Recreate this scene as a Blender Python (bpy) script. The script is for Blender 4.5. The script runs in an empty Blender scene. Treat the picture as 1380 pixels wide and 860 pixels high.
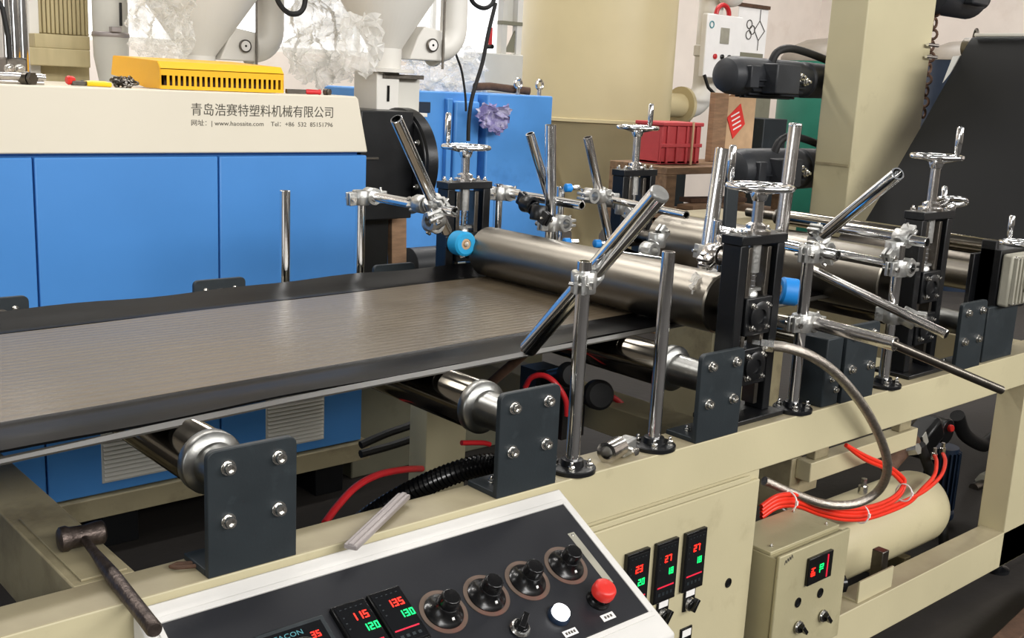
import bpy, bmesh, math, random
from mathutils import Vector, Matrix, noise
random.seed(7)
PI = math.pi
V = Vector
scene = bpy.context.scene
C = scene.collection

# ------------------------------------------------------------------ camera
F_PX, IMG_W, IMG_H = 1468.2, 1380, 860
YAW, PITCH, ROLL = math.radians(48.226), math.radians(-12.18), math.radians(2.819)
CAM = V((0.0, 0.0, 1.55))
_f = V((math.cos(PITCH)*math.cos(YAW), math.cos(PITCH)*math.sin(YAW), math.sin(PITCH)))
_r = _f.cross(V((0, 0, 1))).normalized()
_u = _r.cross(_f)
_r, _u = _r*math.cos(ROLL)+_u*math.sin(ROLL), -_r*math.sin(ROLL)+_u*math.cos(ROLL)
cam_data = bpy.data.cameras.new('camera')
cam_data.sensor_fit = 'HORIZONTAL'
cam_data.sensor_width = 36.0
cam_data.lens = F_PX/IMG_W*36.0
cam_data.clip_start = 0.02
cam = bpy.data.objects.new('camera', cam_data)
m = Matrix((_r, _u, -_f)).transposed().to_4x4()
m.translation = CAM
cam.matrix_world = m
C.objects.link(cam)
scene.camera = cam

# ------------------------------------------------------------------ world, view
w = bpy.data.worlds.new('hall_world')
scene.world = w
w.use_nodes = True
w.node_tree.nodes['Background'].inputs[0].default_value = (0.85, 0.92, 1.0, 1)
w.node_tree.nodes['Background'].inputs[1].default_value = 0.35
vs = scene.view_settings
vs.view_transform = 'Standard'
vs.look = 'None'
vs.gamma = 1.0
vs.use_curve_mapping = False
vs.exposure = 0.06

# daylight entering by the windows behind the camera and added unseen ceiling lamps
def area_light(name, loc, rot, sx, sy, power, col):
    l = bpy.data.lights.new(name, 'AREA')
    l.shape = 'RECTANGLE'; l.size = sx; l.size_y = sy
    l.energy = power; l.color = col
    o = bpy.data.objects.new(name, l)
    o.location = loc; o.rotation_euler = rot
    C.objects.link(o)
    return o
LAMPS = [(x, y) for x in (-1.0, 2.6, 6.2, 9.8) for y in (-0.6, 3.0, 6.4)]
for (x, y) in LAMPS:
    area_light('added_lamp_light', (x, y, 6.32), (0, 0, 0), 2.4, 0.5, {-0.6: 5, 3.0: 34, 6.4: 165}[y], (1.0, 0.97, 0.93))
area_light('window_daylight', (-4.85, -0.5, 2.6), (0, math.radians(-90), 0), 2.4, 4.0, 55, (0.93, 0.97, 1.0))
area_light('window_daylight', (4.0, -6.85, 5.2), (math.radians(78), 0, 0), 16.0, 1.8, 1450, (1.0, 0.98, 0.95))

# ------------------------------------------------------------------ placing helpers
def ray(px, py):
    return _f + _r*((px-690)/F_PX) - _u*((py-430)/F_PX)
def at(px, py, X=None, Y=None, Z=None, D=None):
    d = ray(px, py)
    if X is not None: t = (X-CAM.x)/d.x
    elif Y is not None: t = (Y-CAM.y)/d.y
    elif Z is not None: t = (Z-CAM.z)/d.z
    else: t = D
    return CAM + d*t

# ------------------------------------------------------------------ materials
def lin(h):
    if isinstance(h, str):
        h = h.lstrip('#')
        c = [int(h[i:i+2], 16)/255 for i in (0, 2, 4)]
    else:
        c = h
    return tuple(x/12.92 if x <= .04045 else ((x+.055)/1.055)**2.4 for x in c)
MATS = {}
def M(name, col, rough=.5, metal=0., var=.12, scale=6., bump=0., bscale=60., spots=None, spot_amt=.0, spot_scale=3.,
      rvar=.15, coat=0., spec=.5, trans=0., stretch=None, alpha=1., emit=None, estr=0., ior=1.45):
    mt = bpy.data.materials.new(name); MATS[name] = mt
    mt.use_nodes = True
    nt = mt.node_tree; N = nt.nodes; L = nt.links
    b = N['Principled BSDF']
    c = lin(col)
    tc = N.new('ShaderNodeTexCoord')
    src = tc.outputs['Object']
    if stretch:
        mp = N.new('ShaderNodeMapping'); mp.inputs['Scale'].default_value = stretch
        L.new(src, mp.inputs['Vector']); src = mp.outputs['Vector']
    nz = N.new('ShaderNodeTexNoise'); nz.inputs['Scale'].default_value = scale; nz.inputs['Detail'].default_value = 6
    L.new(src, nz.inputs['Vector'])
    cr = N.new('ShaderNodeValToRGB')
    cr.color_ramp.elements[0].position = .3; cr.color_ramp.elements[1].position = .7
    cr.color_ramp.elements[0].color = tuple(max(0, x*(1-var)) for x in c)+(1,)
    cr.color_ramp.elements[1].color = tuple(min(1, x*(1+var)) for x in c)+(1,)
    L.new(nz.outputs['Fac'], cr.inputs['Fac'])
    out = cr.outputs['Color']
    if spots:
        n2 = N.new('ShaderNodeTexNoise'); n2.inputs['Scale'].default_value = spot_scale; n2.inputs['Detail'].default_value = 9
        n2.inputs['Roughness'].default_value = .65
        L.new(src, n2.inputs['Vector'])
        r2 = N.new('ShaderNodeValToRGB')
        r2.color_ramp.elements[0].position = .62-.22*spot_amt; r2.color_ramp.elements[1].position = .80-.14*spot_amt
        r2.color_ramp.elements[0].color = (0, 0, 0, 1); r2.color_ramp.elements[1].color = (min(1, .4+spot_amt),)*3+(1,)
        L.new(n2.outputs['Fac'], r2.inputs['Fac'])
        mx = N.new('ShaderNodeMix'); mx.data_type = 'RGBA'
        L.new(r2.outputs['Color'], mx.inputs['Factor'])
        L.new(out, mx.inputs['A']); mx.inputs['B'].default_value = lin(spots)+(1,)
        out = mx.outputs['Result']
    L.new(out, b.inputs['Base Color'])
    b.inputs['Metallic'].default_value = metal
    mr = N.new('ShaderNodeMapRange')
    mr.inputs['To Min'].default_value = max(.02, rough*(1-rvar)); mr.inputs['To Max'].default_value = min(1, rough*(1+rvar))
    L.new(nz.outputs['Fac'], mr.inputs['Value']); L.new(mr.outputs['Result'], b.inputs['Roughness'])
    if bump:
        n3 = N.new('ShaderNodeTexNoise'); n3.inputs['Scale'].default_value = bscale; n3.inputs['Detail'].default_value = 4
        L.new(src, n3.inputs['Vector'])
        bp = N.new('ShaderNodeBump'); bp.inputs['Strength'].default_value = bump; bp.inputs['Distance'].default_value = .004
        L.new(n3.outputs['Fac'], bp.inputs['Height']); L.new(bp.outputs['Normal'], b.inputs['Normal'])
    b.inputs['Coat Weight'].default_value = coat
    b.inputs['Specular IOR Level'].default_value = spec
    b.inputs['Transmission Weight'].default_value = trans
    b.inputs['IOR'].default_value = ior
    b.inputs['Alpha'].default_value = alpha
    if emit:
        b.inputs['Emission Color'].default_value = lin(emit)+(1,)
        b.inputs['Emission Strength'].default_value = estr
    return mt

M('cream', '#bcb392', .45, var=.05, scale=3, bump=.05, bscale=120, spots='#8d8265', spot_amt=.12, spot_scale=5)
M('cream_dirty', '#978d70', .55, var=.10, scale=5, bump=.10, bscale=90, spots='#5d5340', spot_amt=.45, spot_scale=4)
M('hood_cream', '#e0d8c6', .4, var=.03, scale=2, bump=.03, bscale=60)
M('blue_paint', '#4787cc', .38, var=.06, scale=2.5, bump=.04, bscale=40)
M('blue_paint2', '#4c8ed4', .45, var=.10, scale=4, bump=.08, bscale=30, spots='#235a9e', spot_amt=.2)
M('slate_plate', '#1f262a', .5, var=.12, scale=12, bump=.06, bscale=150, spots='#363e42', spot_amt=.25, spot_scale=18)
M('black_paint', '#101113', .33, var=.2, scale=12, bump=.06, bscale=120)
M('black_rubber', '#101011', .65, var=.2, scale=20, bump=.1, bscale=200)
M('black_plastic', '#0d0d0e', .22, var=.1, scale=10)
M('chrome', '#eeeeee', .11, 1., var=.06, scale=14, rvar=.4, bump=.02, bscale=60)
M('chrome_worn', '#d2ceca', .2, 1., var=.12, scale=18, rvar=.4, bump=.05, bscale=120)
M('cast_steel', '#bdbdba', .33, .85, var=.15, scale=30, bump=.25, bscale=140)
M('cap_steel', '#8b8b88', .34, 1., var=.12, scale=20, bump=.06, bscale=120)
M('bolt_zinc', '#dcdad5', .2, 1., var=.1, scale=80, bump=.1, bscale=200)
M('roll_chrome', '#8d877c', .13, 1., var=.06, scale=6, rvar=.5, bump=.006, bscale=14)
M('roll_steel', '#7d786f', .34, 1., var=.10, scale=5, rvar=.25, stretch=(3, .6, 3), bump=.015, bscale=12)
M('steel_dark', '#6b665f', .35, 1., var=.25, scale=14, bump=.15, bscale=100)
M('rust', '#5a4335', .75, .3, var=.3, scale=30, bump=.4, bscale=120)
M('hammer_steel', '#5b514c', .42, .85, var=.35, scale=40, bump=.35, bscale=140, spots='#2b2420', spot_amt=.4, spot_scale=25)
M('white_enamel', '#d3d1cd', .4, var=.03, scale=4, bump=.03, bscale=80)
M('console_black', '#212226', .36, var=.10, scale=5, rvar=.3, bump=.03, bscale=200, spots='#3a393b', spot_amt=.3, spot_scale=6)
M('dial_ring', '#746459', .42, .5, var=.12, scale=20, spots='#8f554c', spot_amt=.5, spot_scale=10)
M('red_plastic', '#d22f28', .35, var=.05, scale=10)
M('red_hose', '#e2331f', .32, var=.08, scale=20)
M('red_dark_hose', '#c3252b', .38, var=.1, scale=20)
M('cyan_rubber', '#1f9ad0', .5, var=.08, scale=14, bump=.05, bscale=100)
M('blue_rubber', '#1d86d8', .5, var=.08, scale=14, bump=.05, bscale=100)
M('yellow', '#f6b70a', .42, var=.04, scale=5, bump=.03, bscale=60)
M('yellow_tool', '#e8c21a', .4, var=.08, scale=20)
M('silver_paint', '#a39b99', .4, .4, var=.08, scale=8, bump=.05, bscale=60)
M('hopper_white', '#dcd9d2', .42, var=.04, scale=3, bump=.03, bscale=40)
M('pale_grey', '#c9c7bf', .45, var=.06, scale=5)
M('corrugate', '#bcae86', .55, var=.08, scale=8, stretch=(4, 4, .5))
M('silo_cream', '#cdbf97', .36, var=.05, scale=2, bump=.03, bscale=20)
M('wall_white', '#e9dfd6', .85, var=.05, scale=2, bump=.08, bscale=40, spots='#d6c6ba', spot_amt=.2, spot_scale=1.5)
M('floor_dirt', '#26221f', .8, var=.3, scale=3, bump=.35, bscale=30, spots='#211d1a', spot_amt=.55, spot_scale=2)
M('wall_grey', '#8c8882', .85, var=.06, scale=2, bump=.06, bscale=40)
M('ceiling_grey', '#6f7276', .8, var=.06, scale=1)
M('brown_wood', '#8d6f55', .75, var=.25, scale=9, stretch=(1, 1, 6), bump=.2, bscale=60)
M('pallet_wood', '#7b6149', .8, var=.35, scale=7, stretch=(1, 5, 5), bump=.3, bscale=60)
M('cardboard', '#c5a582', .85, var=.1, scale=12, bump=.08, bscale=90)
M('crate_red', '#b23c40', .5, var=.08, scale=10, bump=.05)
M('green_tank', '#2f7a66', .4, var=.1, scale=4)
M('tank_top', '#7d756a', .5, var=.15, scale=5)
M('navy', '#17263a', .4, var=.15, scale=8, bump=.05)
M('motor_black', '#25272b', .48, var=.2, scale=12, bump=.1, bscale=80)
M('grey_gearbox', '#a09d8f', .5, .25, var=.15, scale=14, bump=.2, bscale=80)
M('web_black', '#0d0e10', .6, var=.10, scale=2, rvar=.1, spec=.25, bump=.03, bscale=400)
M('box_olive', '#aaa282', .42, .1, var=.08, scale=6, bump=.08, bscale=120, spots='#857c5e', spot_amt=.2, spot_scale=9)
M('grey_green', '#7c7a68', .6, var=.12, scale=5, spots='#5f5a48', spot_amt=.35)
M('braid', '#c4bcb2', .33, 1., var=.2, scale=120, bump=.5, bscale=420)
M('ink', '#4a463c', .7, var=.05)
M('print_dark', '#4d4a44', .7, var=.05)
M('print_cyan', '#4f8f98', .6, var=.05)
M('label_white', '#e9e7e4', .6, var=.04, scale=30)
M('glass_dark', '#151618', .12, var=.1, scale=10)
M('white_glow', '#ffffff', .3, emit='#ffffff', estr=3.2, var=0)
M('led_red', '#ff2a20', .4, emit='#ff2a1c', estr=2.2, var=0)
M('led_green', '#14d96a', .4, emit='#10e070', estr=1.6, var=0)
M('led_bar', '#d3203a', .4, emit='#d3203a', estr=.5, var=0)
M('green_knob', '#2f8a63', .35, var=.05)
M('red_sign', '#d8322c', .6, var=.06, scale=20)
M('sign_white', '#f0eeec', .6, var=.03, scale=10)
M('lamp_white', '#f2f2f2', .4, emit='#fff8ee', estr=.5, var=0)
M('pane_sky', '#ffffff', .3, emit='#f3f8ff', estr=.85, var=0)
M('pane_day', '#ffffff', .3, emit='#f3f8ff', estr=.3, var=0)
M('window_frame', '#d8d8d4', .5, var=.05)
M('film_purple', '#8f88b8', .18, var=.3, scale=12, bump=.3, bscale=30, spots='#e8e6ee', spot_amt=.7, spot_scale=9)

def dusty_shaded(name, src_col, dust_shade):
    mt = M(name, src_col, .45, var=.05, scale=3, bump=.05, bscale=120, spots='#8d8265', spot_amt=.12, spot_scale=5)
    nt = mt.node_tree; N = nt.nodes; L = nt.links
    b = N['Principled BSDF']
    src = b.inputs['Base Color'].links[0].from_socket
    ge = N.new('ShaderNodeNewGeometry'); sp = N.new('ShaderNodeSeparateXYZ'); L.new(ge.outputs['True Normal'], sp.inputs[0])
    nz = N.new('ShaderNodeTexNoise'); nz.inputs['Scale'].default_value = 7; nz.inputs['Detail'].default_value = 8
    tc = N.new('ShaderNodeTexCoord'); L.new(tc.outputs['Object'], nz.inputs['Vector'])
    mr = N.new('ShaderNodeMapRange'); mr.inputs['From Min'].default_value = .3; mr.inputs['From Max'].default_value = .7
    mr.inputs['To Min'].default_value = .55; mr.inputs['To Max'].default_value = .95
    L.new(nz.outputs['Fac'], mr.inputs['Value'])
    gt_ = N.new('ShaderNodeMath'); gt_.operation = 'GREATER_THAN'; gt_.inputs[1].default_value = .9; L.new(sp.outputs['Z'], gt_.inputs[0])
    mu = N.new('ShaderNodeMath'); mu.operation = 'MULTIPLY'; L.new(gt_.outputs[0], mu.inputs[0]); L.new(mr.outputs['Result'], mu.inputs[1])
    mx = N.new('ShaderNodeMix'); mx.data_type = 'RGBA'; L.new(mu.outputs[0], mx.inputs['Factor']); L.new(src, mx.inputs['A']); mx.inputs['B'].default_value = lin(dust_shade)+(1,)
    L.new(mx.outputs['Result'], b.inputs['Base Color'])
dusty_shaded('cream_rail', '#bcb392', '#897e66')   # old dust on the rail tops, with the shade of top faces put in
def sheet_material():
    mt = bpy.data.materials.new('ribbed_sheet'); MATS['ribbed_sheet'] = mt
    mt.use_nodes = True
    nt = mt.node_tree; N = nt.nodes; L = nt.links
    b = N['Principled BSDF']
    tc = N.new('ShaderNodeTexCoord')
    mp = N.new('ShaderNodeMapping'); mp.inputs['Scale'].default_value = (.25, 1, 1)
    mp.inputs['Rotation'].default_value = (0, 0, -math.radians(3.1))
    L.new(tc.outputs['Object'], mp.inputs['Vector'])
    wv = N.new('ShaderNodeTexWave'); wv.bands_direction = 'Y'; wv.inputs['Scale'].default_value = 14
    wv.inputs['Distortion'].default_value = 1.2; wv.inputs['Detail'].default_value = 2; wv.inputs['Detail Scale'].default_value = .8
    L.new(mp.outputs['Vector'], wv.inputs['Vector'])
    nz = N.new('ShaderNodeTexNoise'); nz.inputs['Scale'].default_value = 30
    mp2 = N.new('ShaderNodeMapping'); mp2.inputs['Scale'].default_value = (.02, 1, 1)
    mp2.inputs['Rotation'].default_value = (0, 0, -math.radians(3.1))
    L.new(tc.outputs['Object'], mp2.inputs['Vector']); L.new(mp2.outputs['Vector'], nz.inputs['Vector'])
    ad = N.new('ShaderNodeMath'); ad.operation = 'ADD'
    L.new(wv.outputs['Fac'], ad.inputs[0]); L.new(nz.outputs['Fac'], ad.inputs[1])
    bp = N.new('ShaderNodeBump'); bp.inputs['Strength'].default_value = .12; bp.inputs['Distance'].default_value = .003
    L.new(ad.outputs[0], bp.inputs['Height']); L.new(bp.outputs['Normal'], b.inputs['Normal'])
    cr = N.new('ShaderNodeValToRGB')
    cr.color_ramp.elements[0].color = lin('#564b3c')+(1,); cr.color_ramp.elements[1].color = lin('#6c5f4c')+(1,)
    L.new(nz.outputs['Fac'], cr.inputs['Fac']); L.new(cr.outputs['Color'], b.inputs['Base Color'])
    b.inputs['Roughness'].default_value = .3
    b.inputs['Specular IOR Level'].default_value = .75
sheet_material()
M('sheet_lip', '#070708', .34, var=.15, scale=5, stretch=(.4, 3, 1), spec=.09, bump=.03, bscale=20)
M('trim_grey', '#363430', .4, var=.1, scale=8)

def film_material():
    mt = bpy.data.materials.new('clear_film'); MATS['clear_film'] = mt
    mt.use_nodes = True
    nt = mt.node_tree; N = nt.nodes; L = nt.links
    b = N['Principled BSDF']
    b.inputs['Base Color'].default_value = (.88, .87, .84, 1)
    b.inputs['Roughness'].default_value = .22
    b.inputs['Specular IOR Level'].default_value = .8
    tr = N.new('ShaderNodeBsdfTransparent')
    tl = N.new('ShaderNodeBsdfTranslucent'); tl.inputs['Color'].default_value = (.92, .91, .88, 1)
    mx = N.new('ShaderNodeMixShader'); mx2 = N.new('ShaderNodeMixShader')
    tc = N.new('ShaderNodeTexCoord'); nz = N.new('ShaderNodeTexNoise'); nz.inputs['Scale'].default_value = 9; nz.inputs['Detail'].default_value = 5
    L.new(tc.outputs['Object'], nz.inputs['Vector'])
    mr = N.new('ShaderNodeMapRange'); mr.inputs['From Min'].default_value = .35; mr.inputs['From Max'].default_value = .65
    mr.inputs['To Min'].default_value = .5; mr.inputs['To Max'].default_value = .95
    L.new(nz.outputs['Fac'], mr.inputs['Value'])
    mx2.inputs[0].default_value = .45
    L.new(b.outputs[0], mx2.inputs[1]); L.new(tl.outputs[0], mx2.inputs[2])
    L.new(mr.outputs['Result'], mx.inputs[0]); L.new(tr.outputs[0], mx.inputs[1]); L.new(mx2.outputs[0], mx.inputs[2])
    L.new(mx.outputs[0], N['Material Output'].inputs['Surface'])
film_material()

# ------------------------------------------------------------------ mesh building
def basis(d):
    d = V(d).normalized()
    a = V((0, 0, 1)) if abs(d.z) < .9 else V((1, 0, 0))
    x = a.cross(d).normalized(); y = d.cross(x)
    return x, y, d
class MB:
    def __init__(s): s.v = []; s.f = []
    def add(s, vs, fs):
        o = len(s.v); s.v += [V(p) for p in vs]; s.f += [tuple(i+o for i in f) for f in fs]; return s
    def bx(s, x0, x1, y0, y1, z0, z1):
        return s.add([(x0,y0,z0),(x1,y0,z0),(x1,y1,z0),(x0,y1,z0),(x0,y0,z1),(x1,y0,z1),(x1,y1,z1),(x0,y1,z1)],
                     [(0,3,2,1),(4,5,6,7),(0,1,5,4),(1,2,6,5),(2,3,7,6),(3,0,4,7)])
    def obox(s, c, size, ax=(1,0,0), up=(0,0,1)):
        x = V(ax).normalized(); z = V(up); z = (z - x*z.dot(x)).normalized(); y = z.cross(x)
        a, b, c2 = (k/2 for k in size); c = V(c)
        P = [c+x*(i*a)+y*(j*b)+z*(k*c2) for k in (-1,1) for (i,j) in ((-1,-1),(1,-1),(1,1),(-1,1))]
        return s.add(P, [(0,3,2,1),(4,5,6,7),(0,1,5,4),(1,2,6,5),(2,3,7,6),(3,0,4,7)])
    def lathe(s, o, d, prof, n=24, close=False):
        x, y, z = basis(d); o = V(o); vs = []; fs = []
        for (r, h) in prof:
            for i in range(n):
                a = 2*PI*i/n
                vs.append(o+z*h+(x*math.cos(a)+y*math.sin(a))*r)
        k = len(prof)
        for j in range(k-1 if not close else k):
            j2 = (j+1) % k
            for i in range(n):
                i2 = (i+1) % n
                fs.append((j*n+i, j*n+i2, j2*n+i2, j2*n+i))
        if not close:
            if prof[0][0] > 1e-6: fs.append(tuple(range(n-1, -1, -1)))
            if prof[-1][0] > 1e-6: fs.append(tuple((k-1)*n+i for i in range(n)))
        return s.add(vs, fs)
    def cyl(s, p0, p1, r0, r1=None, n=20, ch=0.):
        p0, p1 = V(p0), V(p1); L = (p1-p0).length; r1 = r0 if r1 is None else r1
        pr = [(r0-ch, 0), (r0, ch), (r1, L-ch), (r1-ch, L)] if ch else [(r0, 0), (r1, L)]
        return s.lathe(p0, p1-p0, pr, n)
    def pipe(s, p0, p1, r, t=.004, n=24, depth=.06):
        p0, p1 = V(p0), V(p1); L = (p1-p0).length; q = r-t; dp = min(depth, L*.3)
        return s.lathe(p0, p1-p0, [(0, dp), (q, dp), (q, .0), (r-.001, 0), (r, .001), (r, L-.001), (r-.001, L), (q, L), (q, L-dp), (0, L-dp)], n)
    def sweep(s, pts, r, n=10, closed=False):
        pts = [V(p) for p in pts]; k = len(pts); vs = []; fs = []
        def tan(i):
            if closed: return (pts[(i+1) % k]-pts[i-1]).normalized()
            return (pts[min(k-1, i+1)]-pts[max(0, i-1)]).normalized()
        x, y, z = basis(tan(0))
        for i in range(k):
            t = tan(i)
            x = (x-t*x.dot(t)).normalized(); y = t.cross(x)
            rr = r[i] if isinstance(r, (list, tuple)) else r
            for j in range(n):
                a = 2*PI*j/n
                vs.append(pts[i]+(x*math.cos(a)+y*math.sin(a))*rr)
        for i in range(k if closed else k-1):
            i2 = (i+1) % k
            for j in range(n):
                j2 = (j+1) % n
                fs.append((i*n+j, i*n+j2, i2*n+j2, i2*n+j))
        if not closed:
            fs.append(tuple(range(n-1, -1, -1))); fs.append(tuple((k-1)*n+j for j in range(n)))
        return s.add(vs, fs)
    def torus(s, c, d, R, r, n=32, m_=10):
        x, y, z = basis(d); c = V(c)
        return s.sweep([c+(x*math.cos(2*PI*i/n)+y*math.sin(2*PI*i/n))*R for i in range(n)], r, m_, True)
    def prism(s, poly, frame, a0, a1):
        # poly: 2-D points, frame(u, v, a) -> point
        n = len(poly)
        vs = [frame(u, v, a0) for u, v in poly]+[frame(u, v, a1) for u, v in poly]
        fs = [tuple(range(n-1, -1, -1)), tuple(range(n, 2*n))]+[(i, (i+1) % n, n+(i+1) % n, n+i) for i in range(n)]
        return s.add(vs, fs)
    def sphere(s, c, r, d=(0,0,1), n=16, h=10, sq=1.):
        return s.lathe(V(c)-V(d).normalized()*r*sq, d, [(max(1e-7, r*math.sin(PI*i/h)), r*sq*(1-math.cos(PI*i/h))) for i in range(h+1)], n)
def YZ(u, v, a): return V((a, u, v))
def XZ(u, v, a): return V((u, a, v))
def XY(u, v, a): return V((u, v, a))

def spline(ctrl, k=6):
    P = [V(p) for p in ctrl]; out = []
    for i in range(len(P)-1):
        p0 = P[max(0, i-1)]; p1 = P[i]; p2 = P[i+1]; p3 = P[min(len(P)-1, i+2)]
        for j in range(k):
            t = j/k
            out.append(.5*((2*p1)+(p2-p0)*t+(2*p0-5*p1+4*p2-p3)*t*t+(3*p1-p0-3*p2+p3)*t**3))
    out.append(P[-1]); return out

ORG = {}
def finish(name, mb, mat, parent=None, bevel=0., smooth=40, loc=None, origin=None):
    me = bpy.data.meshes.new(name)
    org = V((0, 0, 0))
    if parent is not None:
        org = ORG.get(parent.name, V((0, 0, 0)))
        rel = V((0, 0, 0))
    else:
        if origin is None:
            xs = [p.x for p in mb.v]; ys = [p.y for p in mb.v]; zs = [p.z for p in mb.v]
            origin = V(((min(xs)+max(xs))/2, (min(ys)+max(ys))/2, min(zs)))
        org = V(origin)
    me.from_pydata([tuple(p-org) for p in mb.v], [], mb.f)
    bm = bmesh.new(); bm.from_mesh(me)
    bmesh.ops.remove_doubles(bm, verts=bm.verts, dist=1e-6)
    bmesh.ops.recalc_face_normals(bm, faces=bm.faces); bm.to_mesh(me); bm.free()
    if smooth:
        for p in me.polygons: p.use_smooth = True
        me.set_sharp_from_angle(angle=math.radians(smooth))
    me.materials.append(MATS[mat] if isinstance(mat, str) else mat)
    o = bpy.data.objects.new(name, me)
    C.objects.link(o)
    if parent is not None:
        o.parent = parent; ORG[o.name] = org
    else:
        o.location = org; ORG[o.name] = org
    if bevel:
        md = o.modifiers.new('edge', 'BEVEL'); md.width = bevel; md.segments = 2; md.limit_method = 'ANGLE'; md.angle_limit = math.radians(40)
    return o
def thing(name, label, cat, loc, group=None):
    o = bpy.data.objects.new(name, None); C.objects.link(o)
    o.empty_display_size = .05
    o.location = loc; ORG[o.name] = V(loc)
    o['label'] = label; o['category'] = cat
    if group: o['group'] = group
    return o
def tag(o, label, cat, group=None, kind=None):
    o['label'] = label; o['category'] = cat
    if group: o['group'] = group
    if kind: o['kind'] = kind
    return o
def struct(o):
    o['kind'] = 'structure'; return o
def dup(root, loc, label=None):
    def cp(o, parent):
        c = o.copy(); C.objects.link(c)
        if parent: c.parent = parent
        for ch in o.children: cp(ch, c)
        return c
    kids = list(root.children)
    r = root.copy(); C.objects.link(r); r.location = loc
    if label: r['label'] = label
    for k in kids: cp(k, r)
    return r
def inst(name, me, p, parent, d=None, roll=None):
    """a piece sharing mesh data, its local z turned to d"""
    o = bpy.data.objects.new(name, me); C.objects.link(o)
    org = ORG.get(parent.name, V((0, 0, 0))) if parent else V((0, 0, 0))
    o.location = V(p)-org
    if d is not None:
        x, y, z = basis(d)
        if roll:
            x, y = x*math.cos(roll)+y*math.sin(roll), -x*math.sin(roll)+y*math.cos(roll)
        o.rotation_euler = Matrix((x, y, z)).transposed().to_euler()
    if parent: o.parent = parent
    return o
def shared(name, mb, mat, smooth=40):
    o = finish(name, mb, mat, smooth=smooth, origin=(0, 0, 0))
    me = o.data; bpy.data.objects.remove(o); return me

# shared small hardware
def hexnut(mb, r, h0, h1):
    mb.lathe((0,0,0), (0,0,1), [(r*.9, h0), (r, h0+.001), (r, h1-.001), (r*.88, h1)], 6)
_b = MB(); _b.lathe((0,0,0), (0,0,1), [(.0125, 0), (.0125, .002), (.0118, .003)], 20)
_b.lathe((0,0,.003), (0,0,1), [(.0095, 0), (.0095, .006), (.0085, .0085), (.0055, .0085), (.0052, .0045), (.0001, .0045)], 14)
BOLT = shared('bolt', _b, 'bolt_zinc', 35)
_b = MB(); _b.lathe((0,0,0), (0,0,1), [(.008, 0), (.008, .002)], 14); hexnut(_b, .0068, .002, .008); _b.lathe((0,0,.008), (0,0,1), [(.0035, 0), (.0035, .005), (.0028, .006)], 10)
NUT = shared('nut', _b, 'bolt_zinc', 35)

# ================================================================== the hall
b = MB().bx(-5, 15, -7, 10.2, -.1, 0); struct(finish('floor', b, 'floor_dirt'))
b = MB().bx(-5, 15, -7, 10.2, 6.6, 6.7); struct(finish('ceiling', b, 'ceiling_grey'))
b = MB().bx(15, 15.2, -7, 10.2, 0, 6.6); struct(finish('wall_right', b, 'wall_white'))
# back wall with a run of windows behind the hoppers
WX0, WX1, WZ0, WZ1 = 2.6, 8.6, 1.75, 3.6
b = MB().bx(-5, WX0, 10, 10.2, 0, 6.6).bx(WX1, 15, 10, 10.2, 0, 6.6).bx(WX0, WX1, 10, 10.2, 0, WZ0).bx(WX0, WX1, 10, 10.2, WZ1, 6.6)
struct(finish('wall_back', b, 'wall_white'))
def window(n, rect_to_pt, u0, u1, v0, v1, nu, nv, nrm):
    f = MB(); t = .05
    def bar(ua, ub, va, vb):
        f.prism([(ua, va), (ub, va), (ub, vb), (ua, vb)], rect_to_pt, -.05, .05)
    bar(u0, u1, v0, v0+t); bar(u0, u1, v1-t, v1); bar(u0, u0+t, v0+t, v1-t); bar(u1-t, u1, v0+t, v1-t)
    for i in range(1, nu): bar(u0+(u1-u0)*i/nu-t/2, u0+(u1-u0)*i/nu+t/2, v0+t, v1-t)
    fo = struct(finish('window_%d' % n, f, 'window_frame'))
    for i in range(nu):
        for j in range(nv):
            a0 = u0+(u1-u0)*i/nu+t*.6; a1 = u0+(u1-u0)*(i+1)/nu-t*.6
            c0 = v0+(v1-v0)*j/nv+t*.6; c1 = v0+(v1-v0)*(j+1)/nv-t*.6
            p = MB(); p.prism([(a0, c0), (a1, c0), (a1, c1), (a0, c1)], rect_to_pt, -.01, .01)
            finish('pane', p, 'pane_sky' if n == 1 else 'pane_day', fo)
window(1, lambda u, v, a: V((u, 10.1+a, v)), WX0, WX1, WZ0, WZ1, 6, 1, None)
# left and front walls (behind the camera) with window openings
b = MB().bx(-5.2, -5, -7, 10.2, 0, 1.4).bx(-5.2, -5, -7, 10.2, 3.8, 6.6).bx(-5.2, -5, -7, -2.5, 1.4, 3.8).bx(-5.2, -5, 1.5, 10.2, 1.4, 3.8)
struct(finish('wall_left', b, 'wall_grey'))
window(2, lambda u, v, a: V((-5.1+a, u, v)), -2.5, 1.5, 1.4, 3.8, 3, 1, None)
b = MB().bx(-5, 15, -7.2, -7, 0, 4.3).bx(-5, 15, -7.2, -7, 6.1, 6.6).bx(-5, -4, -7.2, -7, 4.3, 6.1).bx(12, 15, -7.2, -7, 4.3, 6.1)
struct(finish('wall_front', b, 'wall_grey'))
window(3, lambda u, v, a: V((u, -7.1+a, v)), -4, 12, 4.3, 6.1, 9, 1, None)
for k, (x, y) in enumerate(LAMPS):
    t = thing('added_ceiling_lamp', 'white long ceiling lamp added unseen above the production hall', 'lamp', (x, y, 6.34), 'added hall ceiling lamps')
    finish('housing', MB().bx(x-1.28, x+1.28, y-.33, y+.33, 6.46, 6.6), 'pale_grey', t)
    finish('diffuser', MB().bx(x-1.25, x+1.25, y-.3, y+.3, 6.44, 6.46), 'lamp_white', t)

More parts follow.
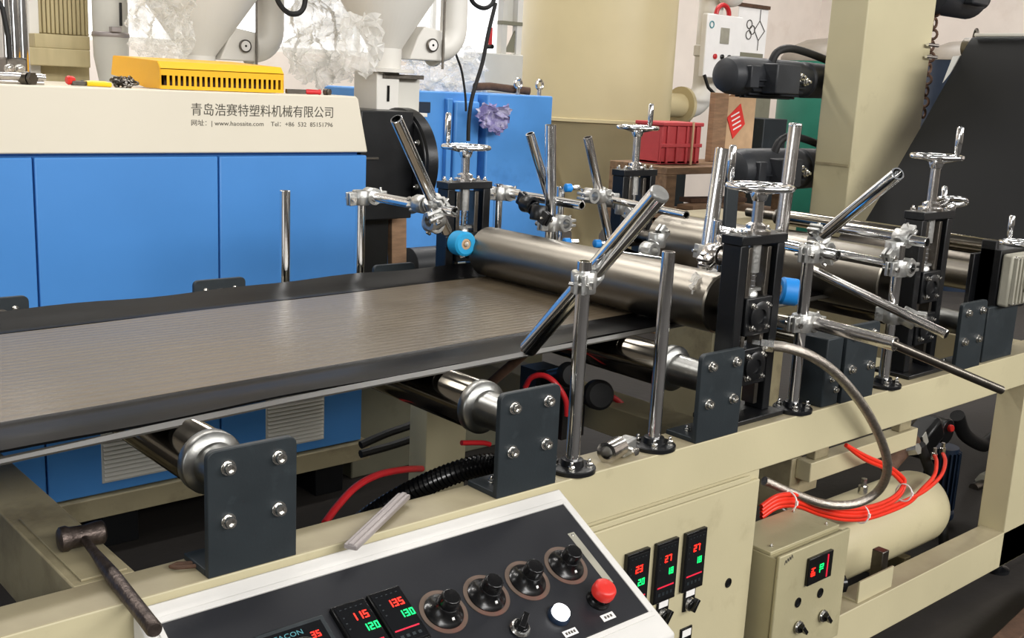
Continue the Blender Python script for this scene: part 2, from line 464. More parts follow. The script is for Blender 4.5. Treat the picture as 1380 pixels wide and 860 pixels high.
# ================================================================== machine frame
fr = thing('machine_frame', 'long cream steel frame carrying the rollers and the dark sheet', 'machine frame', (1.6, 2.05, 0))
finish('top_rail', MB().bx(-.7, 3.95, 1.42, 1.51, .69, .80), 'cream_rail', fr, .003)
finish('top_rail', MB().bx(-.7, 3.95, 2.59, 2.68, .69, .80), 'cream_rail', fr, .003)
finish('cross_beam', MB().bx(.515, .608, 1.51, 2.59, .66, .799), 'cream_dirty', fr, .003)
finish('cross_beam', MB().bx(2.02, 2.14, 1.51, 2.59, .66, .74), 'cream_dirty', fr, .003)
finish('cross_beam', MB().bx(3.49, 3.62, 1.51, 2.59, .66, .799), 'cream_dirty', fr, .003)
finish('joint_plate', MB().bx(.53, .60, 1.52, 1.80, .799, .803), 'cream_dirty', fr, .001)
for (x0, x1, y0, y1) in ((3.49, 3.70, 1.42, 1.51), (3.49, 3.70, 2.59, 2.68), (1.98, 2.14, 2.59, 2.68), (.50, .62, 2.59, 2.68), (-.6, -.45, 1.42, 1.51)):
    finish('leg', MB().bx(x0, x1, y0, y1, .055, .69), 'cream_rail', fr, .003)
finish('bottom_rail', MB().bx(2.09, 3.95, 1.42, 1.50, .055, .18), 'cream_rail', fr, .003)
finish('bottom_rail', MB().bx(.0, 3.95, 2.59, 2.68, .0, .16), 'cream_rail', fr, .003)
ub0, ub1 = at(1092, 640, Y=1.62).x, at(1236, 590, Y=1.62).x
uz1, uz0 = at(1165, 601, Y=1.62).z, at(1165, 625, Y=1.62).z
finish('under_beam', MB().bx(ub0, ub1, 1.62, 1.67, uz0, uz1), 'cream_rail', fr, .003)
finish('hanger', MB().bx(ub0+.03, ub0+.10, 1.63, 1.66, uz1, .69), 'cream_dirty', fr, .003)
finish('hanger', MB().bx(ub1-.10, ub1-.03, 1.63, 1.66, uz1, .69), 'cream_dirty', fr, .003)
finish('under_beam', MB().bx(ub0-.02, ub0+.03, 1.67, 2.0, .36, uz1), 'cream_dirty', fr, .003)
finish('hanger_plate', MB().bx(ub0+.03, ub0+.17, 1.70, 1.72, .40, uz0+.02), 'cream_dirty', fr, .003)
# angle stop with a square peg on the bottom rail
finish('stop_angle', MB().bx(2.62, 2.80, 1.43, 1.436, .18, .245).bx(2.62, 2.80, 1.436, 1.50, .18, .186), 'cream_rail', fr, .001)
finish('stop_peg', MB().bx(2.77, 2.805, 1.452, 1.488, .186, .285), 'steel_dark', fr, .003)
# cream front plate left of the console
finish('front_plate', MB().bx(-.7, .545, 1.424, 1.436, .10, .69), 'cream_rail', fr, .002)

for (x, y) in ((3.59, 1.465), (3.59, 2.635), (2.06, 2.635), (.56, 2.635), (-.52, 1.465)):
    finish('levelling_foot', MB().lathe((x, y, 0), (0, 0, 1), [(.04, 0), (.04, .012), (.015, .018), (.015, .06)], 16), 'black_paint', fr)
# ================================================================== control cabinet under the rail
cb = thing('control_cabinet', 'cream control cabinet with three temperature displays below the rail', 'control cabinet', (1.35, 1.46, .04))
finish('body', MB().bx(.55, 2.085, 1.428, 1.506, .0, .688), 'cream', cb, .002)
finish('door', MB().bx(1.02, 2.075, 1.417, 1.428, .03, .668), 'cream', cb, .003)
finish('door_lip', MB().bx(1.48, 2.03, 1.412, 1.418, .674, .686), 'cream', cb, .001)
finish('plug_hole', MB().lathe((1.988, 1.4175, .427), (0, -1, 0), [(.012, 0), (.012, .002), (.010, .003), (.0095, .001), (.0001, .001)], 20), 'black_plastic', cb)

SEG = {'0': 'abcdef', '1': 'bc', '2': 'abged', '3': 'abgcd', '5': 'afgcd', '7': 'abc', '8': 'abcdefg', '4': 'fgbc', '9': 'abfgcd', '6': 'afgedc'}
def digits(mb, txt, o, ux, uy, nn, h):
    """seven-segment figures standing on the plane o + ux*u + uy*v, nn the outward normal"""
    wd = h*.56; t = h*.15; x = 0
    ux, uy, nn = V(ux), V(uy), V(nn)
    for ch in txt:
        segs = {'a': (0, h-t, wd, h), 'd': (0, 0, wd, t), 'g': (0, h/2-t/2, wd, h/2+t/2), 'f': (0, h/2, t, h), 'b': (wd-t, h/2, wd, h), 'e': (0, 0, t, h/2), 'c': (wd-t, 0, wd, h/2)}
        for s in SEG[ch]:
            a = segs[s]
            P = [V(o)+ux*(x+u)+uy*v_ for (u, v_) in ((a[0], a[1]), (a[2], a[1]), (a[2], a[3]), (a[0], a[3]))]
            mb.add([p for p in P]+[p+nn*.0006 for p in P], [(4, 5, 6, 7), (0, 1, 5, 4), (1, 2, 6, 5), (2, 3, 7, 6), (3, 0, 4, 7)])
        x += wd*1.38
    return mb
def controller(root_parent, c, ux, uy, nn, W, H, red, green, top=None, label=None, bar=True, th=.010):
    """a panel temperature controller: bezel, face, red and green figures, key bar"""
    ux, uy, nn = V(ux), V(uy), V(nn); c = V(c)
    if root_parent is None:
        t = thing('temperature_controller', label, 'controller', c)
    bz = MB().obox(c+nn*th/2, (W, H, th), ux, nn)
    parent = root_parent or t
    body = finish('controller' if root_parent else 'bezel', bz, 'black_plastic', parent, .0015)
    P2 = body if root_parent else t
    o = c+nn*(th+.0002)
    finish('face', MB().obox(o, (W*.86, H*.9, .0008), ux, nn), 'glass_dark', P2)
    o = o+nn*.0006
    h = W*.22
    finish('red_digits', digits(MB(), red, o+ux*(-W*.12)+uy*(H*.16), ux, uy, nn, h), 'led_red', P2)
    finish('green_digits', digits(MB(), green, o+ux*(W*.02)+uy*(-H*.06), ux, uy, nn, h*.95), 'led_green', P2)
    if bar:
        finish('key_bar', MB().obox(o+uy*(-H*.24), (W*.74, H*.022, .001), ux, nn), 'led_bar', P2)
    k = MB()
    for i in range(4):
        k.obox(o+ux*(W*(-.27+.18*i))+uy*(-H*.36), (W*.1, H*.05, .0012), ux, nn)
    for i in range(5):
        k.obox(o+ux*(W*(-.3+.15*i))+uy*(H*.4), (W*.06, H*.012, .0008), ux, nn)
    for i in range(3):
        k.obox(o+ux*(-W*.33)+uy*(H*(.26-.1*i)), (W*.05, H*.02, .0008), ux, nn)
    finish('keys', k, 'slate_plate', P2)['kind'] = 'stuff'
    return P2
ctl = [(1.650, '23', '20', 'leftmost of the three cabinet temperature displays, partly behind the console corner'), (1.744, '27', '18', 'middle of the three cabinet temperature displays beside the console corner'),
       (1.841, '27', '18', 'rightmost of the three cabinet temperature displays beside the round hole')]
for x, r_, g_, lb in ctl:
    controller(None, (x, 1.4165, .527), (1, 0, 0), (0, 0, 1), (0, -1, 0), .072, .142, r_, g_, label=lb)
# selector switches and a green button with their white tags below the displays
def rotary(c, label, nn=(0, -1, 0), up=(0, 0, 1), r=.013, knob='black_plastic', plate=True, ang=.6, group=None, name='selector_switch'):
    c = V(c); nn = V(nn); up = V(up); ux = up.cross(nn).normalized()
    if ux.length < .1: ux = V((1, 0, 0))
    t = thing(name, label, 'switch', c, group)
    if plate:
        finish('tag_plate', MB().obox(c+nn*.002+up*(r*1.0), (r*3.0, r*4.4, .004), ux, nn), 'black_plastic', t, .001)
        finish('white_tag', MB().obox(c+nn*.0045+up*(r*2.2), (r*2.3, r*1.3, .0012), ux, nn), 'label_white', t)
    finish('bezel_ring', MB().lathe(c+nn*.004, nn, [(r*1.25, 0), (r*1.3, .002), (r*1.15, .006), (r*.9, .007), (r*.9, .004)], 24), 'bolt_zinc', t)
    kd = up*math.cos(ang)+ux*math.sin(ang)
    k = MB().lathe(c+nn*.004, nn, [(r*.95, 0), (r*.95, .010), (r*.8, .012)], 20)
    k.obox(c+nn*.018+kd*(r*.25), (r*2.4, r*.75, .014), kd, nn)
    finish('knob', k, knob, t, .001)
    return t
rotary((1.842, 1.4165, .418), 'black turn switch right below the rightmost cabinet display')
rotary((1.750, 1.4165, .418), 'black turn switch half hidden behind the console corner')
gb = thing('push_button', 'green push button at the foot of the cabinet door', 'button', (1.842, 1.4165, .318))
finish('tag_plate', MB().bx(1.822, 1.862, 1.413, 1.4168, .30, .36), 'black_plastic', gb, .001)
finish('white_tag', MB().bx(1.827, 1.857, 1.412, 1.4135, .338, .355), 'label_white', gb)
finish('bezel_ring', MB().lathe((1.842, 1.413, .316), (0, -1, 0), [(.016, 0), (.017, .002), (.014, .007), (.012, .005)], 24), 'bolt_zinc', gb)
finish('button_cap', MB().lathe((1.842, 1.413, .316), (0, -1, 0), [(.0115, 0), (.0115, .009), (.010, .011), (.0001, .0115)], 24), 'green_knob', gb)

# ================================================================== operator console
T = V((0, 1.385, .769)); Bv = V((0, 1.157, .644))
dn = (Bv-T).normalized(); nn = V((0, dn.z, -dn.y)).normalized()   # outward normal of the sloping face
if nn.z < 0: nn = -nn
UX = V((1, 0, 0)); UP = -dn
def cp(x, s, h=0.):           # point on the sloping face: s metres down the slope
    return V((x, 0, 0))+T+dn*s+nn*h
co = thing('operator_console', 'white sloping operator console with black dial panel below the rail', 'console', (1.0, 1.27, .45))
prof = [(1.4185, .45), (1.4185, .788), (1.412, .7838), (1.107, .6166), (1.107, .45)]
finish('housing', MB().prism(prof, YZ, .565, 1.412), 'white_enamel', co, .004)
pl = MB(); pl.obox((cp(.9915, .131, -.0085)), (.797, .262, .022), UX, nn)
panel = finish('black_panel', pl, 'console_black', co, .001)
ft = MB()
for sd in (-.006, .268): ft.obox(cp(.9915, sd, .001), (.815, .010, .005), UX, nn)
for xx in (.588, 1.395): ft.obox(cp(xx, .131, .001), (.009, .27, .005), UX, nn)
finish('panel_frame', ft, 'white_enamel', co, .001)
H0 = .0026
for i, (x, s, g) in enumerate(((1.017, .130, 0), (1.109, .128, 1), (1.202, .127, 1), (1.297, .124, 1))):
    d = thing('speed_dial', ['black dial knob in grey ring next to the displays, leftmost of the console dials',
        'black dial knob, second of the console dials from the displays', 'black dial knob, third of the console dials from the displays',
        'black dial knob beside the grey strip, nearest the red emergency button'][i], 'dial', cp(x, s, H0))
    c = cp(x, s, H0)
    finish('scale_ring', MB().lathe(c, nn, [(.042, 0), (.042, .0012), (.0345, .0016), (.0345, .0)], 48), 'dial_ring', d)
    finish('skirt', MB().lathe(c, nn, [(.034, 0), (.034, .003), (.030, .007), (.022, .012), (.0185, .022), (.0165, .023), (.0001, .0235)], 40), 'black_plastic', d)
    kn = MB().lathe(c+nn*.012, nn, [(.018, 0), (.0165, .026), (.0145, .029), (.0001, .0295)], 12)
    finish('knob', kn, 'black_plastic', d, .0008)
    finish('index_mark', MB().obox(c-UP*.021+nn*.0125, (.0045, .010, .0012), UX, (nn*1-UP*.55)), 'label_white', d)
    sc = MB()
    for a in (.5, 2.6, 4.7):
        dr = UX*math.cos(a)+UP*math.sin(a)
        sc.lathe(c+dr*.0245+nn*.008, nn, [(.0022, 0), (.0022, .002), (.0015, .003)], 10)
    finish('skirt_screw', sc, 'bolt_zinc', d)['kind'] = 'stuff'
def stop_button():
    c = cp(1.307, .208, H0)
    t = thing('emergency_stop', 'red mushroom emergency stop button at the console corner', 'button', c)
    finish('collar', MB().lathe(c, nn, [(.022, 0), (.022, .003), (.0185, .010), (.015, .010), (.015, .02)], 32), 'black_plastic', t)
    finish('button_cap', MB().lathe(c+nn*.016, nn, [(.016, 0), (.0205, .003), (.0215, .008), (.0205, .019), (.018, .0225), (.013, .024), (.0001, .0245)], 36), 'red_plastic', t)
    q = cp(1.303, .243, H0)
    finish('white_tag', MB().obox(q, (.030, .013, .0014), UX, nn), 'label_white', t)
    tx = MB()
    for k in range(3): tx.obox(q+UX*(-.007+.007*k)+nn*.001, (.004, .005, .0004), UX, nn)
    finish('tag_print', tx, 'print_dark', t)['kind'] = 'stuff'
stop_button()
c = cp(1.211, .209, H0)
t = thing('lit_button', 'round white glowing push button on the black console panel', 'button', c)
finish('collar', MB().lathe(c, nn, [(.020, 0), (.020, .004), (.0175, .008), (.016, .008), (.016, .005)], 32), 'navy', t)
finish('button_cap', MB().lathe(c+nn*.004, nn, [(.0158, 0), (.0158, .011), (.0135, .013), (.0001, .0137)], 32), 'white_glow', t)
q = cp(1.211, .244, H0)
finish('white_tag', MB().obox(q, (.030, .012, .0014), UX, nn), 'label_white', t)
tx = MB()
for k in range(4): tx.obox(q+UX*(-.009+.006*k)+nn*.001, (.004, .005, .0004), UX, nn)
finish('tag_print', tx, 'print_dark', t)['kind'] = 'stuff'
rotary(cp(1.124, .206, H0-.001), 'black turn switch left of the glowing white button', nn, UP, .014, plate=False, ang=.9)
# grey engraved strip
q = cp(1.358, .125, H0-.0005)
sp = finish('label_strip', MB().obox(q, (.016, .122, .0016), UX, nn), 'grey_gearbox', origin=q); tag(sp, 'narrow grey metal strip along the right edge of the console panel', 'label strip')
for s in (.07, .18): inst('screw', NUT, cp(1.358, s, H0), sp, nn).scale = (.35, .35, .25)
# temperature controllers in the console
controller(None, cp(.935, .115, H0-.0015), UX, UP, nn, .062, .105, '135', '130', label='black temperature controller directly left of the leftmost dial')
controller(None, cp(.867, .117, H0-.0015), UX, UP, nn, .062, .105, '115', '120', label='black temperature controller beside the wide panel meter')
# wide meter with cyan lettering
t = thing('panel_meter', 'wide black panel meter with cyan lettering at the frame bottom', 'meter', cp(.762, .125, H0))
finish('bezel', MB().obox(cp(.762, .125, H0+.003), (.115, .110, .010), UX, nn), 'slate_plate', t, .002)
finish('face', MB().obox(cp(.762, .125, H0+.0085), (.098, .094, .0012), UX, nn), 'glass_dark', t)
tag_o = MB()
def text_mesh(name, txt, size, origin, ux, uy, mat, parent, ext=.0003, align='LEFT', width=None):
    cu = bpy.data.curves.new(name, 'FONT'); cu.body = txt; cu.size = size; cu.align_x = align; cu.extrude = ext; cu.resolution_u = 2
    to = bpy.data.objects.new(name, cu); C.objects.link(to)
    bpy.context.view_layer.update()
    dg = bpy.context.evaluated_depsgraph_get()
    me = bpy.data.meshes.new_from_object(to.evaluated_get(dg))
    bpy.data.objects.remove(to); bpy.data.curves.remove(cu)
    ux, uy = V(ux), V(uy); nz = ux.cross(uy)
    xs = [v_.co.x for v_ in me.vertices]
    k = 1.0
    if width and xs and max(xs) > min(xs): k = width/(max(xs)-min(xs))
    org = ORG.get(parent.name, V((0, 0, 0))) if parent else V((0,0,0))
    for v_ in me.vertices:
        v_.co = V(origin)+ux*(v_.co.x*k)+uy*v_.co.y+nz*v_.co.z-org
    me.materials.clear(); me.materials.append(MATS[mat])
    o = bpy.data.objects.new(name, me); C.objects.link(o)
    if parent: o.parent = parent; ORG[o.name] = org
    return o
text_mesh('lettering', 'FACON', .012, cp(.728, .092, H0+.0092), UX, UP, 'print_cyan', t, width=.046)
finish('display_frame', MB().torus(cp(.765, .125, H0+.0092), nn, .028, .0006, 24, 5), 'print_dark', t)
finish('red_digits', digits(MB(), '35', cp(.785, .105, H0+.0092), UX, UP, nn, .011), 'led_red', t)

# ================================================================== roller brackets and idler rollers
def bracket(x0, label, far=False):
    y = 1.42 if not far else 2.68
    sg = 1 if not far else -1
    t = thing('roller_bracket', label, 'bracket', (x0+.075, y, .80), 'slate roller brackets')
    r = .014; pts = []
    for (cx, cz, a0) in ((x0+.15-r, 1.0-r, 0), (x0+r, 1.0-r, PI/2)):
        for k in range(5): pts.append((cx+r*math.cos(a0+k*PI/8), cz+r*math.sin(a0+k*PI/8)))
    pts += [(x0, .80), (x0+.15, .80)]
    ya, yb = sorted((y, y+sg*.012))
    finish('plate', MB().prism(pts, XZ, ya, yb), 'slate_plate', t, .0015)
    ya, yb = sorted((y+sg*.012, y+sg*.085))
    finish('foot', MB().bx(x0, x0+.15, ya, yb, .80, .811), 'slate_plate', t, .0015)
    for (dx, z) in ((.033, .971), (.118, .971), (.033, .886), (.118, .886)):
        inst('bolt', BOLT, (x0+dx, y, z), t, (0, -sg, 0), random.uniform(0, 3))
        inst('nut', NUT, (x0+dx, y+sg*.012, z), t, (0, sg, 0))
    for dx in (.03, .12): inst('nut', NUT, (x0+dx, y+sg*.05, .811), t, (0, 0, 1))
    # bearing housing on the inner side
    c = V((x0+.075, y+sg*.012, .929))
    hb = MB().lathe(c, (0, sg, 0), [(.046, 0), (.046, .008), (.040, .014), (.02, .015)], 32)
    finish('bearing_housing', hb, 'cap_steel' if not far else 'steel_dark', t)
    return t
BX = [.683, 1.252, 1.823, 2.393, 2.985]
nm = ['slate bracket plate with four bolts nearest the hammer', 'slate bracket plate with four bolts above the console corner', 'slate bracket plate with four bolts beside the short bare post',
      'slate bracket plate with four bolts behind the braided hose', 'slate bracket plate with four bolts beside the gearbox tower']
fn = ['far-side slate bracket plate at the left photo edge', 'far-side slate bracket plate in front of the blue door seam', 'far-side slate bracket plate left of the far handwheel stand']
for i, x0 in enumerate(BX): bracket(x0, nm[i])
for i, x0 in enumerate(BX[:3]): bracket(x0, fn[i], True)
rl = ['chrome idler roller under the sheet beside the hammer bracket', 'chrome idler roller under the sheet above the console corner', 'chrome idler roller under the sheet end near the main roll', 'chrome idler roller behind the braided hose', 'chrome idler roller by the gearbox tower']
for i, x0 in enumerate(BX):
    cx = x0+.075
    t = thing('idler_roller', rl[i], 'roller', (cx, 2.05, .879), 'idler rollers')
    ye = 2.57
    finish('tube', MB().lathe((cx, 1.575, .929), (0, 1, 0), [(.047, 0), (.0495, .003), (.0495, ye-1.575-.003), (.047, ye-1.575)], 48), 'roll_chrome', t)
    finish('end_cap', MB().lathe((cx, 1.447, .929), (0, 1, 0), [(.030, 0), (.034, .002), (.036, .09), (.037, .10), (.051, .105), (.053, .108), (.053, .125), (.05, .129)], 40), 'cap_steel', t)
    finish('end_cap', MB().lathe((cx, 2.61, .929), (0, -1, 0), [(.018, 0), (.036, .002), (.0375, .014), (.052, .018), (.053, .021), (.053, .036), (.05, .04)], 40), 'cap_steel', t)
    finish('shaft', MB().cyl((cx, 1.47, .929), (cx, 2.63, .929), .012, n=16), 'steel_dark', t)

q0 = thing('slate_block', 'narrow slate bearing block left of the bracket behind the braided hose', 'bearing block', (2.35, 1.46, .80))
finish('block', MB().bx(2.315, 2.385, 1.425, 1.50, .80, .975), 'slate_plate', q0, .003)
for (px, py) in ((1121, 511), (1126, 525)): inst('bolt', BOLT, at(px, py, Y=1.425), q0, (0, -1, 0)).scale = (.7, .7, .7)
# ================================================================== the dark sheet on the rollers
def sheet():
    t = thing('plastic_sheet', 'wide dark brown ribbed plastic sheet running over the rollers', 'plastic sheet', (1.0, 2.1, .98))
    xs = [-.8+.06*i for i in range(62)]
    def sh(x): return .055*(x-.5)
    def grid(name, fy, mat, th):
        top = []; n = None
        for x in xs:
            row = fy(x); n = len(row); top.append([V((x, y, z)) for y, z in row])
        mb = MB(); k = len(xs)
        mb.add([p for row in top for p in row]+[p-V((0, 0, th)) for row in top for p in row], [])
        def I(i, j, lo=0): return lo*k*n+i*n+j
        for i in range(k-1):
            for j in range(n-1):
                mb.f.append((I(i, j), I(i+1, j), I(i+1, j+1), I(i, j+1)))
                mb.f.append((I(i, j, 1), I(i, j+1, 1), I(i+1, j+1, 1), I(i+1, j, 1)))
            mb.f.append((I(i, 0), I(i, 0, 1), I(i+1, 0, 1), I(i+1, 0)))
            mb.f.append((I(i, n-1), I(i+1, n-1), I(i+1, n-1, 1), I(i, n-1, 1)))
        for i in (0, k-1):
            for j in range(n-1): mb.f.append((I(i, j), I(i, j+1), I(i, j+1, 1), I(i, j, 1)))
        return finish(name, mb, mat, t, smooth=60)
    grid('ribbed_web', lambda x: [(1.77+sh(x)+.59*j/10, .984+.0006*math.sin(9*x+j)) for j in range(11)], 'ribbed_sheet', .003)
    def near(x):
        wv = .0018*math.sin(7.3*x+.5)+.0012*math.sin(15*x)
        return [(1.77+sh(x)-.002, .9845), (1.755+sh(x), .981), (1.735+sh(x), .9825), (1.70+sh(x), .985+wv*.6), (1.665+sh(x), .987+wv), (1.638+sh(x), .984+wv)]
    def far(x):
        wv = .002*math.sin(7.3*x+2.5)+.0018*math.sin(16*x)
        return [(2.36+sh(x)+.002, .9845), (2.375+sh(x), .981), (2.40+sh(x), .984), (2.43+sh(x), .991+wv*.6), (2.465+sh(x), .997+wv), (2.495+sh(x), 1.002+wv)]
    grid('edge_strip', near, 'sheet_lip', .004)
    grid('edge_strip', far, 'sheet_lip', .004)
    tr = MB()
    pts = [(x, 1.618+sh(x), .969+.010*min(1, max(0, (x-.35)/.6))) for x in xs]
    for i in range(len(pts)-1):
        a, b_ = pts[i], pts[i+1]
        P = [V(a), V(b_), V(b_)+V((0, .018, .004)), V(a)+V((0, .018, .004))]
        tr.add(P+[p-V((0, 0, .003)) for p in P], [(0, 1, 2, 3), (7, 6, 5, 4), (0, 4, 5, 1), (2, 6, 7, 3)])
    finish('trimmed_edge', tr, 'trim_grey', t, smooth=60)
sheet()
# ================================================================== rolls
def roll(name, label, cx, cz, R, y0, y1, mat, shaft=.026):
    t = thing(name, label, 'roll', (cx, (y0+y1)/2, cz-R))
    L = y1-y0
    finish('drum', MB().lathe((cx, y0, cz), (0, 1, 0), [(R-.004, 0), (R, .004), (R, L-.004), (R-.004, L)], 64), mat, t)
    finish('end_plate', MB().lathe((cx, y1-.002, cz), (0, 1, 0), [(R*.8, 0), (R*.8, .004), (R*.4, .008), (.03, .02)], 40), 'steel_dark', t)
    finish('shaft', MB().cyl((cx, 1.47, cz), (cx, 2.66, cz), shaft, n=20), 'steel_dark', t)
    return t
roll('main_roll', 'large brushed steel roll pressing on the sheet between two handwheel stands', 2.085, 1.058, .073, 1.58, 2.46, 'roll_steel')
roll('cooling_roll', 'thick steel roll behind the main roll, at the second pair of stands', 2.88, 1.045, .095, 1.58, 2.455, 'roll_steel')
roll('guide_roll', 'slim warm-toned steel roll at the gearbox tower', 3.55, .995, .05, 1.57, 2.5, 'roll_steel', .02)
roll('guide_roll', 'slim polished roll above the gearbox tower guide roll', 3.62, 1.09, .03, 1.57, 2.5, 'roll_chrome', .018)

# ================================================================== handwheel stands
def handwheel(t, c, R, hang, hlen, tilt=(0, 0, 1), sub=None):
    c = V(c); x, y, z = basis(tilt)
    P = t
    hub = finish('handwheel', MB().torus(c, z, R, .0075, 40, 10), 'chrome', P)
    sp = MB()
    for k in range(3):
        a = hang+.5+2*PI*k/3
        d = x*math.cos(a)+y*math.sin(a)
        sp.sweep([c+d*.012-z*.012, c+d*R*.5-z*.008, c+d*R*.98], [.0065, .0055, .0055], 8)
    sp.lathe(c-z*.035, z, [(.009, 0), (.016, .004), (.021, .018), (.018, .032), (.010, .038), (.0001, .039)], 20)
    finish('spokes', sp, 'chrome', hub)
    d = x*math.cos(hang)+y*math.sin(hang); q = c+d*R
    finish('handle', MB().lathe(q, z, [(.006, 0), (.006, .012), (.0085, .016), (.0095, hlen*.6), (.009, hlen-.004), (.006, hlen)], 16), 'chrome', hub)
def stand(label, cx, cy, ztop, wz, R, hx, hlen, hang, wide=.168, extra=None):
    t = thing('handwheel_stand', label, 'roll stand', (cx, cy, .80), 'black handwheel stands')
    hw = wide/2
    for s in (-1, 1):
        x0, x1 = sorted((cx+s*hw, cx+s*(hw-.028)))
        finish('upright', MB().bx(x0, x1, cy-.026, cy+.026, .812, ztop-.022), 'black_paint', t, .002)
        finish('guide_strip', MB().bx(cx+s*(hw-.048)-.007, cx+s*(hw-.048)+.007, cy-.018, cy+.018, .83, ztop-.03), 'steel_dark', t, .001)
    finish('top_plate', MB().bx(cx-hw-.003, cx+hw+.003, cy-.03, cy+.03, ztop-.022, ztop), 'black_paint', t, .002)
    finish('base_plate', MB().bx(cx-hw-.02, cx+hw+.02, cy-.055, cy+.055, .80, .812), 'black_paint', t, .002)
    for s in (-1, 1):
        for q in (-1, 1): inst('nut', NUT, (cx+s*(hw-.017), cy+q*.016, ztop), t, (0, 0, 1))
    # bearing blocks with bolted covers
    for zc in (1.05, .93):
        bk = finish('bearing_block', MB().bx(cx-.048, cx+.048, cy-.03, cy+.03, zc-.045, zc+.045), 'black_paint', t, .003)
        finish('bearing_cover', MB().lathe((cx, cy-.03, zc), (0, -1, 0), [(.036, 0), (.036, .006), (.030, .009), (.018, .009), (.016, .004), (.0001, .004)], 28), 'black_paint', bk)
        for k in range(4):
            a = PI/4+k*PI/2
            inst('nut', NUT, (cx+.038*math.cos(a), cy-.03, zc+.036*math.sin(a)), bk, (0, -1, 0))
    finish('adjust_screw', MB().lathe((cx, cy, 1.095), (0, 0, 1), [(.010, 0), (.010, ztop-1.095)]+[], 16), 'chrome', t)
    th = MB()
    for k in range(10): th.torus((cx, cy, 1.105+k*.012), (0, 0, 1), .010, .0022, 14, 5)
    finish('screw_thread', th, 'chrome', t)['kind'] = 'stuff'
    finish('screw_collar', MB().bx(cx-.028, cx+.028, cy-.010, cy+.010, 1.105, 1.112).lathe((cx, cy, 1.085), (0, 0, 1), [(.018, 0), (.018, .016), (.013, .022)], 16), 'cast_steel', t)
    finish('screw_sleeve', MB().lathe((cx, cy, ztop-.09), (0, 0, 1), [(.016, 0), (.016, .085), (.0155, .09)], 20), 'cast_steel', t)
    finish('column', MB().lathe((cx, cy, ztop), (0, 0, 1), [(.034, 0), (.034, .008), (.024, .012), (.024, .020), (.013, .026), (.013, wz-ztop-.03)], 24), 'chrome_worn', t)
    handwheel(t, (cx, cy, wz), R, hang, hlen)
    return t
S1 = stand('black handwheel stand on the near rail at the main roll end', 2.08, 1.50, 1.24, 1.347, .072, 0, .09, PI+.35)
S2 = stand('black handwheel stand on the near rail in front of the black web', 2.878, 1.50, 1.262, 1.41, .066, 0, .085, -.25)
S3 = stand('black handwheel stand on the far rail beside the blue machine', 2.118, 2.62, 1.25, 1.354, .07, 0, .10, PI+.3)
S4 = stand('black handwheel stand on the far rail in front of the silo cone', 2.888, 2.62, 1.276, 1.421, .068, 0, .085, -.2)
# cyan rubber wheels by the stands
def wheel(label, c, r, wd, d, mat):
    c = V(c); d = V(d).normalized()
    t = thing('rubber_wheel', label, 'wheel', c-V((0, 0, r)))
    finish('tread', MB().lathe(c-d*wd/2, d, [(r*.45, .0), (r-.006, 0), (r, .006), (r, wd-.006), (r-.006, wd), (r*.45, wd)], 36, close=True), mat, t)
    finish('bearing', MB().lathe(c-d*wd*.45, d, [(r*.45, 0), (r*.45, wd*.9), (r*.3, wd*.93), (r*.2, wd*.85), (.0001, wd*.85)], 24), 'cardboard', t)
    finish('axle', MB().cyl(c-d*wd*.9, c+d*wd*.55, .007, n=12), 'chrome', t)
    ay = c-d*wd*.85
    finish('fork_arm', MB().obox(ay+V((0, .0, .0)), (.012, .05, .03), d, (0, 0, 1)), 'black_paint', t, .002)
    return t
wheel('cyan rubber wheel at the far end of the main roll', at(622, 328, Y=2.47), .036, .055, (-.12, -1, .05), 'cyan_rubber')
wheel('bright blue rubber wheel right of the near handwheel stand', at(1063, 393, Y=1.62), .036, .05, (-.8, .6, .1), 'blue_rubber')
wheel('blue rubber wheel peeking out left of the near handwheel stand', at(985, 397, Y=1.66), .030, .07, (-1, .2, 0), 'blue_rubber')
# a second small tilted handwheel behind stand 2 and grey struts
hp = at(1280, 272, Y=1.62)
t = thing('side_handwheel', 'small tilted chrome handwheel behind the stand at the black web', 'handwheel', hp)
finish('stem', MB().cyl(hp, V((2.90, 1.515, 1.262)), .012, n=14), 'chrome_worn', t)
handwheel(t, hp, .05, 2.4, .06, (.25, .2, 1))

# ================================================================== posts, tubes, clamps
def post(label, x, y, ztop, base=True, r=.0142, z0=.80):
    t = thing('support_post', label, 'post', (x, y, z0), 'chrome support posts')
    finish('tube', MB().pipe((x, y, z0+.006), (x, y, ztop), r), 'chrome', t)
    if base:
        finish('flange', MB().lathe((x, y, z0), (0, 0, 1), [(.048, 0), (.048, .008), (.046, .010), (.024, .011), (.022, .024), (.0145, .025)], 36), 'black_paint', t)
        for a in (-.9, .75, 2.3, 3.9): inst('nut', NUT, (x+.034*math.cos(a), y+.034*math.sin(a), z0+.009), t, (0, 0, 1)).scale = (1, 1, 1.3)
    return t
def tube(label, p0, p1, r=.0142, mat='chrome', name='steel_tube', group='loose clamped tubes'):
    p0, p1 = V(p0), V(p1)
    o = finish(name, MB().pipe(p0, p1, r), mat, origin=(p0+p1)/2)
    return tag(o, label, 'tube', group)
